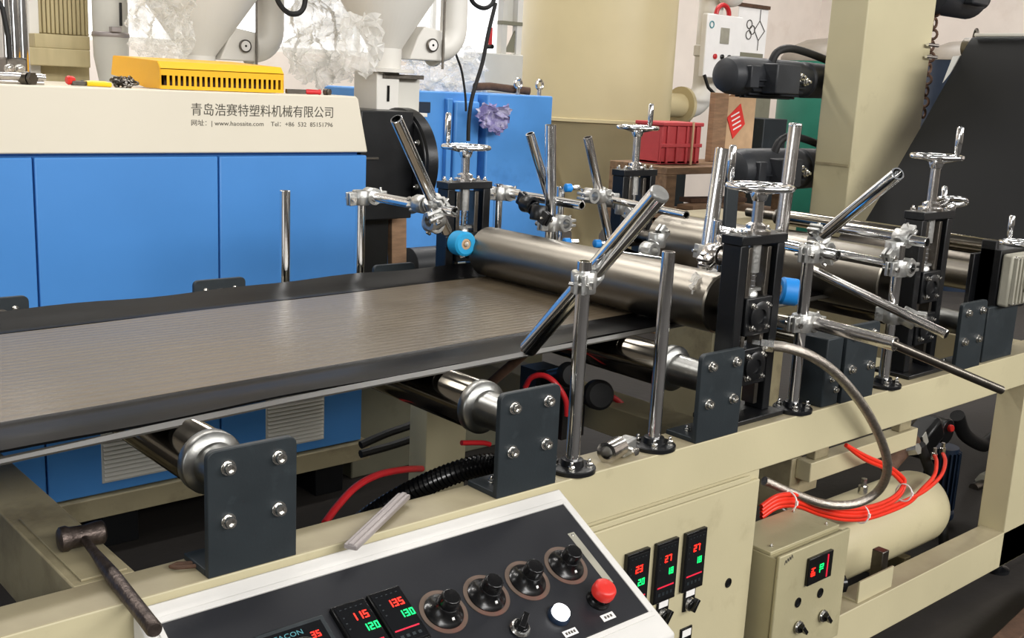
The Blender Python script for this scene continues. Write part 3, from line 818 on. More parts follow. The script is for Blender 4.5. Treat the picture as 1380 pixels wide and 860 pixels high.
def clamp(label, p, d1, d2, off, mat='cast_steel'):
    """two split collars joined by a swivel: one round axis d1 at p, one round axis d2 at p+off"""
    p = V(p); d1 = V(d1).normalized(); d2 = V(d2).normalized(); off = V(off)
    t = thing('tube_clamp', label, 'clamp', p, 'cast tube clamps')
    q = p+off; n = off.normalized()
    def collar(c, d, nm_):
        s = d.cross(n).normalized() if d.cross(n).length > .1 else basis(d)[0]
        m_ = MB().lathe(c-d*.021, d, [(.0148, 0), (.0235, 0), (.025, .002), (.025, .040), (.0235, .042), (.0148, .042)], 28, close=True)
        ob = finish(nm_, m_, mat, t)
        e = MB()
        for k in (-1, 1): e.obox(c-n*.031+s*(k*.0075), (.026, .009, .038), n, d)
        finish('clamp_ear', e, mat, ob, .002)
        finish('clamp_screw', MB().cyl(c-n*.035-s*.020, c-n*.035+s*.022, .004, n=10).lathe(c-n*.035-s*.024, s, [(.0075, 0), (.0075, .006), (.006, .007)], 6), 'bolt_zinc', ob)
    collar(p, d1, 'collar')
    n = -n
    collar(q, d2, 'collar')
    n = -n
    L = off.length
    finish('swivel', MB().lathe(p+n*.022, n, [(.019, 0), (.021, .002), (.021, max(.004, L-.046)), (.019, max(.005, L-.044))], 24), mat, t)
    return t
Zd = V((0, 0, 1)); Yd = V((0, 1, 0)); Xd = V((1, 0, 0))
post('tall near-rail post holding the slanted tube', 1.48, 1.455, 1.224)
post('short bare near-rail post beside the slanted tube', 1.728, 1.458, 1.226)
post('near-rail post crossing the start of the braided hose', 2.236, 1.455, 1.215)
post('near-rail post with two crossing tubes before the black web', 2.655, 1.455, 1.185)
post('far-rail post standing alone before the blue door', 1.509, 2.645, 1.235)
post('far-rail post with a clamped horizontal tube at the blue door edge', 1.755, 2.645, 1.222)
post('far-rail post right of the far handwheel stand', 2.278, 2.645, 1.235)
# slanted tube on the first post
du, dl = at(888, 262, D=1.98), at(712, 470, D=2.33)
dd = (du-dl).normalized()
st_ = tube('thick slanted chrome tube clamped to the tall near-rail post', dl, du, .0195)
finish('end_cap', MB().lathe(du-dd*.004, dd, [(.0185, 0), (.0197, .003), (.0197, .007), (.0175, .010), (.0001, .0105)], 28), 'cast_steel', st_)
pm = dl+dd*((V((1.48, 1.455, 1.15))-dl).dot(dd))
pc = V((1.48, 1.455, pm.z))
clamp('cast clamp joining the slanted tube to the tall near-rail post', pc, Zd, dd, pm-pc)
tube('brownish tube end below the sheet under the slanted tube', at(655, 522, D=2.50), at(714, 470, D=2.365), .011, 'rust')
# near right cluster
yA = 1.455
tu1 = tube('horizontal chrome tube on the lower crossing of the near-rail post', (2.69, 1.43, 1.123), (2.69, 1.745, 1.128))
clamp('cast clamp at the lower tube of the post before the black web', (2.655, 1.455, 1.123), Zd, Yd, (.037, 0, .0))
tu2 = tube('horizontal chrome tube on top of the near-rail post before the black web', (2.692, 1.40, 1.196), (2.692, 1.66, 1.20))
clamp('cast clamp on top of the post before the black web', (2.655, 1.47, 1.172), Zd, Yd, (.037, 0, .027))
a0, a1 = at(1098, 326, D=2.95), at(1210, 234, D=2.55)
tube('upward slanting chrome tube in front of the black web', a0, a1, .0165)
clamp('cast clamp at the foot of the upward slanting tube', a0+(a1-a0)*.06, (a1-a0), Yd, V((.03, .0, -.035)))
tube('dark slanting tube passing behind the near-rail post', at(1094, 363, D=3.0), at(1276, 451, D=2.75), .0125, 'chrome_worn')
clamp('cast clamp low on the post before the black web', at(1203, 425, Y=1.455), Zd, (.3, -.8, -.3), (.012, -.04, 0.0))
lt0, lt1 = V((2.268, 1.475, 1.020)), at(1207, 464, X=2.268)
tube('horizontal chrome tube reaching out over the braided hose', lt0, lt1, .0165, 'chrome_worn')
clamp('cast clamp on the post at the braided hose', (2.236, 1.455, 1.02), Zd, Yd, (.032, 0, 0))
clamp('cast clamp at the top of the post by the braided hose', (2.236, 1.455, 1.19), Zd, (.4, .9, .1), (.036, .01, 0))
tube('thin dark rod slanting down over the near rail', lt1+(lt0-lt1)*.06, at(1350, 526, D=2.62), .0105, 'steel_dark')
tube('chrome tube running back from the clamp above the blue wheel', (2.272, 1.40, 1.19), (2.30, 1.80, 1.20), .0135)
# far left cluster
ft0, ft1 = V((1.79, 2.68, 1.212)), V((1.79, 2.25, 1.212))
tube('horizontal chrome tube on the far-rail post at the blue door edge', ft0, ft1)
clamp('cast clamp on the far-rail post at the blue door edge', (1.755, 2.645, 1.208), Zd, Yd, (.036, 0, .003))
g0, g1 = at(534, 160, Y=2.26), at(602, 312, Y=2.36)
tube('slanted chrome tube in front of the black barrel flange', g1, g0, .0155)
gm = g0+(g1-g0)*.74
clamp('cast clamp holding the slanted tube at the black flange', gm, (g1-g0), Yd, V((-.005, .05, -.005)))
clamp('cast swivel clamp below the slanted tube at the black flange', gm+V((-.01, -.01, -.05)), Yd, (1, 0, .2), V((-.02, -.03, .015)))
# far middle cluster
tube('horizontal chrome tube right of the far handwheel stand', (2.312, 2.68, 1.205), (2.312, 2.30, 1.205))
clamp('cast clamp on the post right of the far handwheel stand', (2.278, 2.645, 1.205), Zd, Yd, (.035, 0, 0))
h0, h1 = at(742, 168, Y=2.34), at(742, 330, Y=2.34)
tube('tall upright chrome tube in front of the blue machine edge', h1, h0, .0165)
clamp('white cast clamp on the tall upright tube', h0+(h1-h0)*.82, (h1-h0), Yd, (.045, 0, .0))
clamp('dark cast clamp behind the tall upright tube', h0+(h1-h0)*.66+V((-.06, .03, 0)), Yd, (.2, .1, 1), (.0, -.045, -.02), 'black_paint')
j0, j1 = at(714, 180, Y=2.40), at(741, 270, Y=2.40)
tube('short slanted chrome tube left of the tall upright tube', j1, j0, .0135)
k0, k1 = at(792, 185, Y=2.50), at(823, 332, Y=2.50)
tube('dark slanted chrome tube in front of the silo cone', k1, k0, .0145, 'chrome_worn')
clamp('cast clamp on the dark slanted tube before the silo', k0+(k1-k0)*.52, (k1-k0), Yd, (-.045, 0, 0))
post('slim far post between the two upright tubes before the silo', 2.52, 2.61, 1.225)
tube('horizontal chrome tube at the second far handwheel stand', at(818, 268, Y=2.55), at(925, 290, Y=2.1), .0125)
clamp('small white clamp below the second far handwheel stand', at(826, 270, Y=2.52), (.6, -.8, 0), Zd, (.0, -.045, -.02))
tube('chrome tube along the back of the main roll', at(690, 322, Y=2.46), at(900, 352, Y=1.95), .009)
clamp('small white clamp behind the main roll', at(875, 338, Y=2.05), Yd, Zd, (0.03, 0, .03))
for k, (px, py, yy) in enumerate(((767, 253, 2.56), (765, 326, 2.52), (806, 328, 2.50))):
    q = at(px, py, Y=yy)
    o = thing('air_fitting', ['blue air fitting on the slim far post before the silo', 'blue air fitting behind the main roll, left one', 'blue air fitting behind the main roll, at the dark slanted tube'][k], 'fitting', q)
    finish('sleeve', MB().lathe(q-V((.02, 0, 0)), (1, -.3, 0), [(.010, 0), (.014, .003), (.014, .022), (.010, .026)], 16), 'blue_rubber', o)
    finish('thread', MB().lathe(q+V((.006, -.002, 0)), (1, -.3, 0), [(.008, 0), (.008, .03), (.006, .034)], 8), 'bolt_zinc', o)
# leaning tubes near stand 1
l0, l1 = at(974, 200, Y=1.80), at(947, 378, Y=1.80)
tube('bright leaning chrome tube left of the near handwheel', l1, l0, .0190)
clamp('pale cast clamp on the bright leaning tube', l0+(l1-l0)*.79, (l1-l0), (.5, -.85, 0), (-.012, -.045, 0))
post('short chrome post under the bright leaning tube', l1.x-.01, 1.76, at(940, 350, Y=1.76).z+.1, False, .0125, .985)
m0 = at(1072, 170, Y=1.75); m1 = at(1050, 335, Y=1.75); m1 = m0+(m1-m0)*((m0.z-.989)/(m0.z-m1.z))
tt_ = tube('tall dark chrome tube right of the near handwheel', m1, m0, .0180, 'chrome_worn')
finish('end_cap', MB().lathe(m0, (m0-m1), [(.0175, -.003), (.0184, 0), (.0184, .004), (.0165, .008), (.0001, .009)], 28), 'chrome', tt_)
clamp('loose chrome hook clamp at the stand top plate', at(978, 330, Y=1.60), Zd, Yd, (-.04, 0, -.02), 'chrome_worn')
# loose clamp lying on the rail
lc = thing('loose_clamp', 'loose chrome tube clamp lying on the rail between two posts', 'clamp', (1.60, 1.462, .80))
finish('collar', MB().lathe((1.567, 1.445, .822), (.9, .25, 0), [(.014, 0), (.022, 0), (.022, .055), (.014, .055)], 26, close=True), 'chrome_worn', lc)
finish('jaw', MB().obox((1.64, 1.462, .818), (.055, .030, .034), (.9, .25, 0)), 'cast_steel', lc, .004)
finish('clamp_screw', MB().cyl((1.635, 1.43, .818), (1.643, 1.49, .818), .005, n=10).lathe((1.634, 1.428, .818), (0, -1, 0), [(.009, 0), (.009, .007), (.007, .008)], 6), 'bolt_zinc', lc)

# ================================================================== gearbox tower at the right
GX = at(1348, 380, Y=1.43).x; PX = at(1338, 380, Y=1.45).x
gt = thing('gearbox_tower', 'black plate tower with grey finned gearbox and small handwheel', 'gearbox tower', (GX+.1, 1.47, .80))
finish('side_plate', MB().bx(PX, PX+.02, 1.455, 1.50, .80, at(1338, 326, Y=1.455).z), 'black_paint', gt, .002)
SX0, SX1 = at(1328, 450, Y=1.43).x, at(1368, 440, Y=1.43).x
finish('front_plate', MB().bx(SX0, SX1, 1.43, 1.445, .80, at(1348, 412, Y=1.43).z), 'slate_plate', gt, .002)
finish('back_plate', MB().bx(SX0+.01, PX+.3, 1.50, 1.515, .80, 1.12), 'black_paint', gt, .002)
gz0, gz1 = at(1362, 414, Y=1.40).z, at(1362, 345, Y=1.40).z
gb2 = finish('gearbox', MB().bx(GX, GX+.19, 1.40, 1.435, gz0, gz1), 'grey_gearbox', gt, .008)
for k in range(8):
    x = GX+.006+.0235*k
    finish('fin', MB().bx(x, x+.010, 1.388, 1.401, gz0+.01, gz1-.008), 'grey_gearbox', gb2, .002)
finish('output_hub', MB().lathe((GX+.095, 1.40, (gz0+gz1)/2), (0, -1, 0), [(.04, 0), (.04, .016), (.03, .02), (.018, .02), (.016, .01), (.0001, .01)], 28), 'grey_gearbox', gb2)
for dx in (.015, .175):
    for dz in (gz0+.012, gz1-.012): inst('nut', NUT, (GX+dx, 1.40, dz), gb2, (0, -1, 0))
finish('nameplate', MB().bx(GX+.08, GX+.13, 1.3865, 1.3885, gz0+.015, gz0+.045), 'label_white', gb2)
finish('mount_plate', MB().bx(PX, GX+.2, 1.436, 1.50, gz0-.02, gz1+.01), 'black_paint', gt, .002)
hb_ = at(1374, 331, Y=1.47)
finish('column', MB().lathe((hb_.x, 1.47, gz1-.01), (0, 0, 1), [(.03, 0), (.03, .015), (.016, .02), (.016, hb_.z-gz1)], 22), 'chrome_worn', gt)
handwheel(gt, V((hb_.x, 1.47, hb_.z+.008)), .055, 2.6, .08)

# ================================================================== black web rising at the right
def web():
    t = thing('black_web', 'broad black plastic web rising steeply at the right edge', 'plastic web', (4.6, 2.05, .95))
    prof = [(3.55, 1.05), (3.9, 1.045), (4.12, 1.02), (4.22, 1.0), (4.323, 1.03), (4.50, 1.215), (4.70, 1.44), (4.90, 1.67), (5.03, 1.825), (5.07, 1.862), (5.13, 1.872), (6.6, 1.87)]
    prof = prof[3:]
    mb = MB()
    for i in range(len(prof)-1):
        (x0, z0), (x1, z1) = prof[i], prof[i+1]
        mb.add([(x0, 1.2, z0), (x1, 1.2, z1), (x1, 2.55, z1), (x0, 2.55, z0), (x0+.003, 1.2, z0-.004), (x1+.003, 1.2, z1-.004), (x1+.003, 2.55, z1-.004), (x0+.003, 2.55, z0-.004)],
               [(0, 1, 2, 3), (7, 6, 5, 4), (0, 4, 5, 1), (2, 6, 7, 3)])
    finish('web_sheet', mb, 'web_black', t, smooth=60)
    finish('top_highlight', MB().bx(5.05, 5.075, 1.2, 2.53, 1.868, 1.882), 'hopper_white', t, .002)  # pale strip painted in for the highlight along the web's top edge
    finish('edge_strap', MB().add([at(1284, 76, Y=2.556), at(1300, 74, Y=2.556), at(1272, 110, Y=2.556), at(1270, 112, Y=2.556)]+[at(1284, 76, Y=2.562), at(1300, 74, Y=2.562), at(1272, 110, Y=2.562), at(1270, 112, Y=2.562)],
        [(0, 1, 2, 3), (7, 6, 5, 4), (0, 4, 5, 1), (1, 5, 6, 2), (2, 6, 7, 3), (3, 7, 4, 0)]), 'pale_grey', t)
web()
tr = thing('turning_roll', 'black roll carrying the top bend of the black web', 'roll', (5.09, 1.87, 1.75))
finish('drum', MB().lathe((5.10, 1.15, 1.82), (0, 1, 0), [(.043, 0), (.045, .003), (.045, 1.44), (.043, 1.443)], 32), 'steel_dark', tr)
finish('shaft', MB().cyl((5.10, 1.08, 1.82), (5.10, 2.60, 1.82), .015, n=12), 'steel_dark', tr)
tr = thing('turning_roll', 'black roll at the foot of the black web', 'roll', (4.22, 1.87, .85))
finish('drum', MB().lathe((4.24, 1.15, .945), (0, 1, 0), [(.043, 0), (.045, .003), (.045, 1.44), (.043, 1.443)], 32), 'steel_dark', tr)
finish('shaft', MB().cyl((4.24, 1.08, .945), (4.24, 2.90, .945), .015, n=12), 'steel_dark', tr)
for (yy, nm_) in ((1.03, 'black side frame nearest the camera side of the web'),):
    o = finish('web_frame', MB().bx(4.1, 5.3, yy, yy+.05, 0, .9).bx(5.0, 5.2, yy, yy+.05, .9, 1.9), 'black_paint', None, .004); tag(o, nm_, 'frame')
# cream roll-stack column
ca = at(1160, 100, Y=2.75); cb_ = at(1250, 100, Y=2.75); cc = at(1110, 100, X=ca.x)
col = thing('cream_column', 'tall cream steel column behind the black web', 'column', ((ca.x+cb_.x)/2, (2.75+cc.y)/2, 0))
finish('shell', MB().bx(ca.x, cb_.x, 2.75, cc.y, .0, 3.4), 'cream', col, .006)
finish('base_plate', MB().bx(ca.x-.1, cb_.x+.1, 2.72, cc.y+.1, .0, .03), 'cream_dirty', col, .003)
for z in (1.25, 2.0):
    finish('edge_strip', MB().bx(ca.x-.004, ca.x, 2.76, cc.y-.01, z, z+.012), 'cream_dirty', col)
for (px, py) in ((1250, 60), (1248, 76)):
    q = at(px, py, Y=2.73); finish('pin', MB().cyl(q, q+V((.10, 0, 0)), .008, n=10), 'chrome', col)
# chain / rail along the column's right edge and a hanging black drive at the top
q = at(1262, 10, Y=3.1)
o = thing('drive_chain', 'rusty drive chain hanging beside the cream column', 'chain', (q.x, 3.1, 1.4))
for k in range(14):
    z = 1.5+.06*k
    finish('link', MB().torus((q.x, 3.1, z), (1, 0, 0) if k % 2 else (0, 1, 0), .024, .008, 12, 6), 'rust', o)
mq = at(1285, 8, Y=3.1)
o = thing('drive_motor', 'black drive motor at the top edge right of the column', 'motor', (mq.x, 3.1, mq.z-.1))
finish('body', MB().lathe((mq.x-.3, 3.1, mq.z+.06), (1, 0, 0), [(.09, 0), (.12, .02), (.12, .45), (.10, .48), (.06, .5), (.06, .6), (.03, .62)], 28), 'motor_black', o)
finish('terminal_box', MB().bx(mq.x-.1, mq.x+.08, 2.94, 3.02, mq.z, mq.z+.12), 'motor_black', o, .01)
# two black motors left of the column
def motor(label, y, z, x0, x1, r, second=False):
    t = thing('roll_motor', label, 'motor', ((x0+x1)/2, y, z-r))
    L = x1-x0
    finish('body', MB().lathe((x0, y, z), (1, 0, 0), [(r*.55, 0), (r*.85, .015), (r*.98, .05), (r, .09), (r, L*.60), (r*.9, L*.61), (r*.9, L*.66), (r*1.0, L*.67), (r*.95, L*.95), (r*.6, L)], 32), 'motor_black', t)
    for k in range(11):
        a = PI*.55+PI*.9*k/10
        c = V((x0+L*.36, y+math.cos(a)*0, z))
        d = V((0, -math.sin(a-PI*.5+PI/2)*1, math.cos(a-PI*.5+PI/2)))
        finish('cooling_fin', MB().obox(V((x0+L*.36, y, z))+d*(r*1.02), (L*.42, .006, .018), (1, 0, 0), d), 'motor_black', t)
    finish('terminal_box', MB().bx(x0+L*.22, x0+L*.42, y-r-.06, y-r+.02, z-.07, z+.06), 'motor_black', t, .006)
    finish('end_box', MB().bx(x0+L*.08, x0+L*.15, y-r-.015, y-r+.03, z-.05, z+.045), 'motor_black', t, .004)
    for k in range(2): inst('nut', NUT, (x0+L*(.5+.05*k), y-r-.005, z+.01-.02*k), t, (0, -1, 0)).scale = (2.4,)*3
    cab = [V((x0+L*.33, y-r*.4, z+r*.7)), V((x0+L*.36, y-r*.5, z+r*1.35)), V((x0+L*.46, y-r*.55, z+r*1.6)), V((x0+L*.62, y-r*.6, z+r*1.45)), V((x0+L*.85, y-r*.8, z+r*1.0)), V((x0+L*1.0, y-r*.9, z+r*.7))]
    pts = []
    for i in range(len(cab)-1):
        for k in range(5):
            tt = k/5; p0 = cab[max(0, i-1)]; p1 = cab[i]; p2 = cab[i+1]; p3 = cab[min(len(cab)-1, i+2)]
            pts.append(.5*((2*p1)+(p2-p0)*tt+(2*p0-5*p1+4*p2-p3)*tt*tt+(3*p1-p0-3*p2+p3)*tt**3))
    finish('cable', MB().sweep(pts, .018, 10), 'black_rubber', t)
    finish('mount_arm', MB().bx(x1-.22, x1-.06, cc.y, y-r*.6, z-r*.5, z+r*.5), 'motor_black', t, .004)
    return t
my = cc.y+.13
motor('upper black motor with looping cable left of the cream column', my, at(1040, 105, Y=my).z, at(974, 105, Y=my).x, ca.x+.32, .084)
motor('lower black motor behind the near handwheel', my, at(1045, 228, Y=my).z, at(985, 230, Y=my).x, ca.x+.32, .098)
o = finish('motor_console', MB().bx(3.95, ca.x-.12, my-.15, my+.3, .0, at(1045, 290, Y=my).z), 'cream_dirty', None, .005); tag(o, 'dirty cream machine base below the two black motors', 'machine base')

# ================================================================== the blue extruder
EY = 3.3
ex = thing('extruder', 'blue and cream extruder housing with printed lettering', 'extruder', (.9, 3.75, 0))
finish('core', MB().bx(-1.2, 2.19, 3.33, 4.05, .20, 1.285), 'blue_paint', ex)
for (x0, x1) in ((-1.2, -.115), (-.109, .475), (.481, 1.057), (1.063, 1.637), (1.643, 2.212)):
    finish('door', MB().bx(x0, x1, EY, 3.335, .205, 1.274), 'blue_paint', ex, .004)
hp_ = [(-1.2, 1.285), (2.214, 1.285), (2.170, 1.472), (2.160, 1.480), (-1.2, 1.480)]
finish('hood', MB().prism(hp_, XZ, EY-.004, 4.05), 'hood_cream', ex, .005)
finish('plinth', MB().bx(-1.2, 2.24, EY-.02, 4.05, .13, .20), 'cream_dirty', ex, .003)
for x in (-.9, .3, 1.3, 2.1): finish('foot', MB().bx(x-.06, x+.06, 3.34, 3.5, 0, .13), 'black_paint', ex, .003)
for (v0, v1) in ((at(138, 586, Y=EY), at(236, 637, Y=EY)), (at(360, 537, Y=EY), at(434, 588, Y=EY))):
    x0, x1 = v0.x, v1.x; z0, z1 = .245, .46
    g = finish('vent_grille', MB().bx(x0-.006, x1+.006, EY-.004, EY+.001, z0-.006, z1+.006), 'pale_grey', ex, .001)
    sl = MB(); n = 15
    for k in range(n):
        z = z0+(z1-z0)*(k+.5)/n
        sl.add([(x0, EY-.004, z+.004), (x1, EY-.004, z+.004), (x1, EY-.011, z-.004), (x0, EY-.011, z-.004), (x0, EY-.003, z-.002), (x1, EY-.003, z-.002)],
               [(0, 3, 2, 1), (3, 4, 5, 2), (0, 1, 5, 4), (0, 4, 3), (1, 2, 5)])
    so = finish('louvre_slats', sl, 'pale_grey', g, smooth=0); so['kind'] = 'stuff'
tx0, tx1 = at(256, 150, Y=EY).x, at(447, 152, Y=EY).x
text_mesh('company_lettering', '青岛浩赛特塑料机械有限公司', .042, (tx0, EY-.0045, 1.407), (1, 0, 0), (0, 0, 1), 'ink', ex, .0004, width=tx1-tx0)['kind'] = 'stuff'
text_mesh('address_lettering', '网址：| www.haosaite.com    Tel：+86  532  85151796', .021, (tx0, EY-.0045, 1.373), (1, 0, 0), (0, 0, 1), 'ink', ex, .0003, width=tx1-tx0)['kind'] = 'stuff'
# barrel end: black box and round flange
be = thing('barrel_flange', 'big round black flange at the end of the blue extruder', 'flange', (2.42, 3.5, .9))
finish('end_box', MB().bx(2.225, 2.46, 3.36, 3.75, 1.03, 1.43), 'black_paint', be, .004)
finish('disc', MB().lathe((2.46, 3.47, 1.235), (1, 0, 0), [(.195, 0), (.205, .006), (.205, .05), (.195, .056), (.10, .058)], 56), 'black_paint', be)
finish('disc_rim', MB().torus((2.462, 3.47, 1.235), (1, 0, 0), .188, .008, 56, 8), 'black_paint', be)
for k in range(12):
    a = 2*PI*k/12
    inst('nut', NUT, (2.46, 3.47+.165*math.cos(a), 1.235+.165*math.sin(a)), be, (-1, 0, 0)).scale = (1.4,)*3
finish('seam_bar', MB().bx(2.222, 2.30, 3.352, 3.36, 1.255, 1.262), 'steel_dark', be)
finish('neck', MB().bx(2.30, 2.42, 3.45, 3.6, .72, 1.03), 'black_paint', be, .003)
# base cabinet behind the frame
o = finish('base_cabinet', MB().bx(2.25, 3.25, 3.42, 3.95, .0, .72), 'grey_green', None, .006); tag(o, 'grey-green base cabinet below the black flange', 'cabinet')
# things under the flange
o = finish('wood_plank', MB().obox((2.47, 3.46, .88), (.07, .03, .31), (1, 0, .03)), 'brown_wood', None, .002); tag(o, 'brown wooden plank upright below the black flange', 'plank')
o = thing('carton', 'pale carton with red diagonal mark below the black flange', 'carton', (2.36, 3.62, .72))
finish('box', MB().bx(2.26, 2.46, 3.55, 3.68, .72, 1.02), 'pale_grey', o, .003)
finish('red_mark', MB().obox((2.33, 3.549, .98), (.10, .012, .002), (.8, 0, .5), (0, -1, 0)), 'rust', o)
o = thing('floor_motor', 'small black motor on the cabinet behind the far handwheel stand', 'motor', (2.72, 3.6, .72))
finish('body', MB().lathe((2.62, 3.6, .80), (1, 0, 0), [(.05, 0), (.07, .01), (.07, .18), (.05, .2), (.02, .21), (.02, .25)], 24), 'motor_black', o)
finish('foot', MB().bx(2.64, 2.8, 3.53, 3.67, .72, .745), 'motor_black', o, .003)

# ================================================================== yellow guard, tools on the hood
gx0, gx1 = at(217, 121, Y=3.31).x, at(382, 126, Y=3.31).x
yg = thing('yellow_guard', 'yellow sheet-metal guard with a row of slots on the hood', 'guard', ((gx0+gx1)/2, 3.4, 1.48))
yb = at(157, 80, X=gx0+.01).y
zt = 1.566
n = 23; t_ = .0025; zb0, zb1, zs0, zs1 = 1.482, 1.545, 1.493, 1.524
fm = MB()
fm.bx(gx0, gx1, 3.31, 3.31+t_, zb0, zs0).bx(gx0, gx1, 3.31, 3.31+t_, zs1, zb1)
st = (gx1-gx0-.012)/n
for k in range(n+1):
    xx = gx0+.006+k*st-.45*st*.5
    fm.bx(max(gx0, xx-st*.02), min(gx1, xx+st*.45), 3.31, 3.31+t_, zs0, zs1)
fm.bx(gx0, gx0+.010, 3.31, 3.31+t_, zs0, zs1)
finish('slotted_front', fm, 'yellow', yg)
finish('inner_shell', MB().bx(gx0+.004, gx1-.004, 3.36, 3.363, zb0, zt-.006), 'rust', yg)
# bent upper faces
def strip(mb, a, b2, x0, x1, t=.0025):
    (ya, za), (yb2, zb2) = a, b2
    mb.add([(x0, ya, za), (x1, ya, za), (x1, yb2, zb2), (x0, yb2, zb2), (x0, ya, za-t), (x1, ya, za-t), (x1, yb2, zb2-t), (x0, yb2, zb2-t)],
           [(0, 1, 2, 3), (7, 6, 5, 4), (0, 4, 5, 1), (1, 5, 6, 2), (2, 6, 7, 3), (3, 7, 4, 0)])
u = MB(); strip(u, (3.31, zb1), (3.33, zt), gx0, gx1); strip(u, (3.33, zt), (yb, zt+.012), gx0, gx1)
finish('bent_top', u, 'yellow', yg)
e = MB().prism([(3.3115, zb0), (3.3115, zb1), (3.33, zt-.001), (yb, zt+.010), (yb+.02, zt-.05), (yb-.02, zb0+.03), (3.42, zb0)], YZ, gx0-.002, gx0)
finish('end_panel', e, 'yellow', yg)
e = MB().prism([(3.3115, zb0), (3.3115, zb1), (3.33, zt-.001), (yb, zt+.010), (yb, zb0)], YZ, gx1, gx1+.002)
finish('end_panel', e, 'yellow', yg)
# hand tools left of the guard
def on_hood(px, y): return at(px, 110, Y=y).x
x_ = on_hood(130, 3.34)
o = thing('side_cutter', 'pliers with yellow handles lying left of the yellow guard', 'pliers', (x_, 3.34, 1.48))
finish('handle', MB().sweep([(x_-.03, 3.335, 1.489), (x_+.0, 3.33, 1.489), (x_+.04, 3.332, 1.488)], .0075, 8), 'yellow_tool', o)
finish('handle', MB().sweep([(x_-.03, 3.36, 1.489), (x_+.0, 3.37, 1.491), (x_+.04, 3.365, 1.49)], .0075, 8), 'yellow_tool', o)
finish('jaws', MB().obox((x_-.05, 3.348, 1.489), (.045, .022, .014), (1, 0, 0)), 'steel_dark', o, .003)
finish('grip_collar', MB().lathe((x_-.085, 3.35, 1.497), (1, .1, 0), [(.010, 0), (.014, .006), (.012, .02), (.009, .024)], 14), 'red_plastic', o)
o = thing('chain_pile', 'heap of grey steel chain against the yellow guard', 'chain', (x_+.09, 3.34, 1.48))
for k in range(12):
    finish('link', MB().torus((x_+.065+.012*(k % 5), 3.335+.015*(k//5), 1.487+.009*(k//4)), (random.uniform(-1, 1), random.uniform(-1, 1), 1), .013, .0035, 12, 6), 'steel_dark', o)
x_ = on_hood(405, 3.34)
o = thing('screwdriver', 'brown and red file-like tool right of the yellow guard', 'tool', (x_, 3.34, 1.48))
finish('blade', MB().bx(x_-.055, x_+.02, 3.335, 3.348, 1.481, 1.496), 'steel_dark', o, .002)
finish('grip', MB().lathe((x_+.02, 3.342, 1.489), (1, 0, 0), [(.007, 0), (.009, .008), (.008, .05), (.010, .058), (.004, .062)], 12), 'red_dark_hose', o)
for k, (px, rr) in enumerate(((436, .011), (30, .018))):
    x_ = on_hood(px, 3.35)
    o = thing('pipe_fitting', ['small metal fitting at the right end of the hood', 'dark metal fitting lying on the tubes at the left end of the hood'][k], 'fitting', (x_, 3.35, 1.48))
    finish('ring', MB().lathe((x_, 3.345, 1.48+rr), (.6, -1, 0), [(rr*.6, 0), (rr, 0), (rr, rr*1.3), (rr*.6, rr*1.3)], 16, close=True), 'steel_dark', o)
    finish('hex_collar', MB().lathe((x_+rr*.8, 3.345-rr*1.3, 1.48+rr), (.6, -1, 0), [(rr*1.05, 0), (rr*1.05, rr*.6)], 6), 'steel_dark', o)
for k, (z, x1p, r_) in enumerate(((1.505, 57, .010), (1.489, 56, .0085))):
    o = finish('steel_tube', MB().pipe((at(-60, 100, Y=3.4).x, 3.36+.03*k, z), (at(x1p, 110, Y=3.36).x, 3.33+.01*k, z-.003), r_), 'chrome_worn'); tag(o, ['upper chrome tube lying at the left end of the hood', 'lower dark tube lying at the left end of the hood'][k], 'tube')
# upright steel tube bundle at the left
tb = thing('tube_rack', 'rack of upright stainless tubes at the upper left corner', 'rack', (at(25, 60, Y=3.75).x, 3.75, 1.48))
for k, px in enumerate((9, 21, 32)):
    x = at(px, 40, Y=3.75).x
    finish('upright_tube', MB().pipe((x, 3.75, 1.50), (x, 3.75, 2.5), .014), 'chrome', tb)
finish('cross_bracket', MB().bx(at(6, 80, Y=3.72).x, at(34, 80, Y=3.72).x, 3.70, 3.78, 1.482, 1.555), 'steel_dark', tb, .006)
for px in (12, 26): inst('nut', NUT, (at(px, 80, Y=3.7).x, 3.70, 1.52), tb, (0, -1, 0)).scale = (2,)*3
o = finish('black_cable', MB().sweep([(at(-6, 20, Y=3.7).x, 3.7, 1.74), (at(3, 28, Y=3.7).x, 3.69, 1.70), (at(8, 48, Y=3.7).x, 3.68, 1.62), (at(10, 72, Y=3.7).x, 3.68, 1.55)], .008, 8), 'black_rubber'); tag(o, 'black cable curving down the stainless tube rack', 'cable')

# ================================================================== machines and hoppers behind the extruder
# corrugated beige cabinet
rx0, rx1 = at(52, 40, Y=4.7).x, at(121, 40, Y=4.7).x
o = thing('ribbed_cabinet', 'beige cabinet with vertical ribs at the upper left', 'cabinet', ((rx0+rx1)/2, 4.85, 1.0))
finish('body', MB().bx(rx0, rx1, 4.72, 5.1, .0, 2.6), 'corrugate', o)
nr = 12
for k in range(nr):
    x = rx0+(rx1-rx0)*(k+.5)/nr
    finish('rib', MB().bx(x-.007, x+.007, 4.705, 4.722, 1.66, 2.6), 'corrugate', o, .003)
finish('side_frame', MB().bx(at(38, 40, Y=4.7).x, rx0, 4.69, 5.1, .0, 2.6), 'hopper_white', o, .004)
finish('ledge', MB().bx(at(40, 80, Y=4.6).x, at(122, 80, Y=4.6).x, 4.6, 4.72, 1.53, 1.60), 'corrugate', o, .004)
finish('ledge', MB().bx(at(48, 80, Y=4.62).x, at(122, 80, Y=4.62).x, 4.62, 4.72, 1.60, 1.655), 'corrugate', o, .003)
